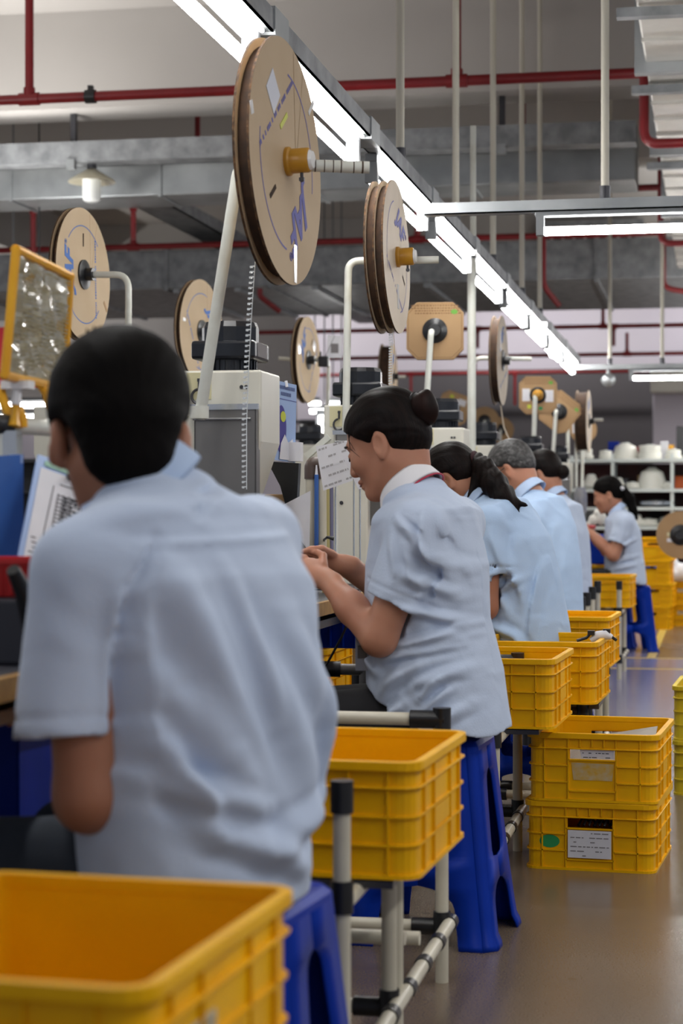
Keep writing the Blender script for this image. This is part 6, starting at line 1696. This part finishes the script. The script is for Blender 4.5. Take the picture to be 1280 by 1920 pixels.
# ================================================================ far background
# shelving with white spools
SH_D = 17.3; ys = yat(1180, SH_D)
t = empty('storage_shelf', (xat(1060, ys), ys, 0), 0, 'pale storage shelf full of white spools behind the farthest woman', 'shelf')
xw = 1.55
for z in (.42, .845, 1.02, 1.185, 1.455): MB().box2((0, 0, z - .028), (xw, .55, z)).build('board', M_SHELF, t)
for x in (.02, .42, .95, 1.5):
    for y in (.03, .52): MB().box2((x - .014, y - .014, 0), (x + .014, y + .014, 1.50)).build('upright', M_SHELF, t)
MB().box2((0, .56, .3), (xw, .57, 1.42)).build('back_panel', mat('dark_red_board', rgb(70, 22, 20), .7, col2=rgb(34, 26, 26), scale=4), t)
def spool(px, d, z, r_, h_, label, k=0):
    x = xat(px, yat(px, d)); q = empty('white_spool', (x, yat(px, d), z), 0, label, 'spool', 'white spools on the shelf')
    pr = [[(r_ * .7, 0), (r_, .01), (r_, h_ * .35), (r_ * .82, h_ * .42), (r_ * .86, h_ * .9), (r_ * .6, h_), (0, h_)], [(r_, 0), (r_, h_ * .5), (r_ * .9, h_ * .55), (r_ * .95, h_ * .95), (r_ * .5, h_), (0, h_)],
          [(r_ * .6, 0), (r_, h_ * .2), (r_, h_ * .4), (r_ * .7, h_ * .6), (r_ * .45, h_), (0, h_)], [(r_, 0), (r_ * 1.02, h_ * .3), (r_ * .8, h_ * .8), (r_ * .3, h_), (0, h_)]][k % 4]
    MB().lathe(pr, n=22).build('body', M_SPOOL, q, True)
    MB().lathe([(r_ * .3, h_), (r_ * .3, h_ + .006), (0, h_ + .006)], n=12).build('hole_rim', M_SHELF, q, True)
zt, zm, zl, zb = 1.456, 1.186, .846, 1.021
for a in ((1098, 17.5, zt, .07, .10, 'small white spool at the left end of the top shelf', 0), (1135, 17.5, zt, .06, .08, 'low white spool second on the top shelf', 1), (1172, 17.6, zt, .115, .15, 'large rounded white spool in the middle of the top shelf', 3),
          (1218, 17.5, zt, .105, .13, 'stacked looking white spool right of the large one on the top shelf', 1), (1262, 17.5, zt, .08, .09, 'small white spool near the right end of the top shelf', 0),
          (1108, 17.5, zm, .085, .13, 'white spool at the left end of the middle shelf', 2), (1160, 17.5, zm, .06, .10, 'white spool just right of the farthest woman on the middle shelf', 2), (1186, 17.45, zm, .07, .06, 'low white spool beside the tall cone spool', 0),
          (1222, 17.5, zm, .125, .19, 'tall cone shaped white spool on the middle shelf', 3), (1250, 17.4, zm, .05, .06, 'tiny white spool right of the tall cone spool', 2),
          (1215, 17.45, zl, .10, .07, 'flat white spool low on the shelf behind the farthest woman', 0), (1258, 17.5, zl, .125, .10, 'flat broad white spool low on the shelf above the round board', 3), (1197, 17.4, zl, .05, .1, 'narrow white spool low behind the back of the farthest woman', 2)):
    spool(*a)
t2 = MB().lathe([(.05, 0), (.17, .02), (.17, .05), (.05, .07)], c=(xat(1232, ys + .3), ys + .3, 1.022), n=28).build('steel_reel', M_STEEL, None, True); tag(t2, 'shiny steel reel on the lower shelf board', 'reel')
for i, (px, w, h_, m_, z) in enumerate(((1150, .1, .05, M_BLUED, zt), (1190, .12, .035, mat('dark_red_box', rgb(120, 40, 40), .6), zt), (1215, .06, .03, M_WHITE, zt), (1245, .07, .05, M_WHITE, zt), (1258, .05, .04, M_CLIP, zt), (1275, .07, .09, M_BLACK, zt),
                                        (1165, .12, .10, M_DSTEEL, zm), (1205, .10, .13, M_CARDB, zm), (1275, .10, .12, mat('orange_box', rgb(200, 90, 30), .6), zm), (1190, .1, .09, mat('dark_red_box', rgb(120, 40, 40), .6), .30 + .0))):
    if z < .4: continue
    x = xat(px, ys + .42); bz = z + (0.12 if (z == zt and i < 6) else 0)
    o = MB().box((0, 0, h_ / 2), (w, .1, h_)).build('small_box', m_, None, bevel=.004); o.location = (x, ys + .44, z)
    if z == zt and i < 6: o.scale = (1, 1, 3.4)
    tag(o, ['blue', 'dark red', 'white', 'second white', 'yellow', 'black', 'dark grey', 'brown cardboard', 'orange'][i] + ' box standing at the back of the ' + ('top' if z == zt else 'middle') + ' shelf', 'box', 'boxes at the back of the shelf')
# bin boxes on the lowest boards
for i, px in enumerate((1205, 1240)):
    o = MB().box((0, 0, .09), (.14, .3, .18)).build('blue_box', M_BOARD, bevel=.006); o.location = (xat(px, ys + .2), ys + .22, .421)
    tag(o, ['blue box low on the shelf, left one', 'blue box low on the shelf, right one behind the round board'][i], 'box')
# white bag on the far crates
q = Field((-.2, -.2, -.02), (.35, .2, .28), .012)
for c_, r_ in (((0, 0, .06), (.13, .13, .08)), ((.12, .02, .07), (.14, .12, .09)), ((.03, -.03, .14), (.07, .06, .09)), ((.2, 0, .05), (.1, .1, .06))): q.add(P_ell(c_, r_), .03)
wrinkles(q, .014, 4, 30, 30)
o = q.mesh('plastic_bag', M_BAG, None); g = W(1245, 1072, 16.4); o.location = (g.x + .02, g.y + .1, .385)
tag(o, 'crumpled white plastic bag lying on the far crates at the right edge', 'bag')
# white cup-like parts before the farthest woman
q = Field((-.09, -.07, -.01), (.09, .07, .13), .007)
for c_, r_ in (((-.03, 0, .04), (.035, .03, .04)), ((.025, 0, .05), (.04, .035, .05)), ((.0, 0, .09), (.03, .03, .03)), ((-.06, 0, .015), (.025, .02, .02))): q.add(P_ell(c_, r_), .008)
o = q.mesh('white_parts', M_SPOOL, None); g = W(1120, 975, 13.75); o.location = (g.x, g.y, g.z - .04); tag(o, 'clump of white moulded parts in front of the farthest woman', 'parts')
o = MB().lathe([(.03, 0), (.03, .14), (.02, .16), (0, .16)], n=16).build('black_bottle', M_BLACK, None, True); o.location = W(1104, 1000, 14.0); tag(o, 'black bottle shape left of the white moulded parts', 'bottle')
# frosted jar on the far bench
o = MB().lathe([(.05, 0), (.05, .34), (.035, .40), (.0, .40)], n=18).build('canister', mat('grey_jar', rgb(150, 150, 152), .25, col2=rgb(120, 122, 140), scale=8), None, True); o.location = (xat(1088, 14.7), 14.7, .769); tag(o, 'tall grey canister between the greying man and the farthest woman', 'canister')
# blue chair back behind the far woman's arm
o = MB().box((0, 0, 0), (.26, .03, .22)).build('blue_seat_back', M_BLUE, bevel=.02); o.location = W(1118, 1030, 14.0); tag(o, 'blue plastic panel behind the forearm of the farthest woman', 'panel')
# red banner beyond the left side and distant lit lamps
a, b = W(-40, 640, 15.0), W(105, 640, 15.0)
t = MB().box2((a.x, a.y, 1.95), (b.x, a.y + .02, 2.42)).build('red_banner', mat('red_banner_cloth', rgb(176, 24, 40), .6)); tag(t, 'red banner hanging behind the yellow framed sheet at the left', 'banner')
for k in range(2): MB().cyl((a.x + .1 + k * (b.x - a.x - .2), a.y + .01, 2.42), (a.x + .1 + k * (b.x - a.x - .2), a.y + .01, CZ), .006, n=6).build('cord', M_DSTEEL, t)
for i, (px, py, d, w) in enumerate(((25, 760, 16.5, .75), (90, 782, 19.0, .6), (608, 771, 21.2, .16), (590, 757, 21.2, .06), (624, 757, 21.5, .07), (640, 769, 21.0, .05))):
    p_ = W(px, py, d)
    t = empty('far_lamp', p_, 0, ['long lit tube lamp far off at the left under the red banner', 'lower lit tube lamp far off left of the nearest head', 'wide lit lamp far off between the thin reel pole and the woman', 'small lit lamp far off, upper left of the wide one', 'small lit lamp far off, upper right of the wide one', 'small lit lamp far off, right end of the wide one'][i], 'lamp', 'distant lit lamps')
    MB().cyl((-w, 0, 0), (w, 0, 0), .024, n=10).build('tube', M_TUBEF, t, True)
    MB().box((0, 0, .05), (2 * w, .08, .03)).build('batten', M_BATTEN, t)
    MB().cyl((0, 0, .06), (0, 0, (3.09 if d > 18 and d < 20.9 else CZ) - p_.z), .008, n=6).build('stem', M_BATTEN, t)
p_ = W(603, 802, 21.0)
t = empty('far_lamp', p_, 0, 'short upright lit panel below the wide far lamp', 'lamp', 'distant lit lamps')
MB().box((0, 0, 0), (.06, .03, .26)).build('panel', M_TUBEF, t); MB().box((0, .03, 0), (.14, .03, .4)).build('backing', M_BATTEN, t); MB().cyl((0, .03, -.2), (0, .03, -p_.z), .02).build('stem', M_BATTEN, t)
# dark racks far behind
for i, (px0, px1, d, z1) in enumerate(((545, 660, 22.0, 2.05), (-80, 95, 20.5, 1.55))):
    a, b = W(px0, 955, d), W(px1, 955, d); w = b.x - a.x
    t = empty('dark_rack', (a.x, a.y, 0), 0, ['dark tall rack behind the thin round reel', 'dark low rack far off at the left edge'][i], 'rack')
    MB().box2((0, .5, 0), (w, .52, z1)).build('back', M_BLACK, t)
    for k in range(5): MB().box2((0, 0, .2 + k * (z1 - .25) / 4), (w, .5, .22 + k * (z1 - .25) / 4)).build('board', M_DSTEEL, t)
    for x in (0, w - .04): MB().box2((x, 0, 0), (x + .04, .04, z1)).build('upright', M_DSTEEL, t)
# small hung card with a dark square (its code pattern left out)
P = W(627, 650, 11.1)
t = empty('hung_card', P, R(20), 'small white card with a grey square hanging by the thin reel pole', 'card')
MB().box((0, 0, 0), (.085, .003, .13)).build('card', M_WHITE, t); MB().box((0, -.0025, -.01), (.045, .001, .055)).build('square', M_INKL, t); MB().cyl((0, 0, .062), (-.055, .0, -.06), .002).build('cord', M_DSTEEL, t)
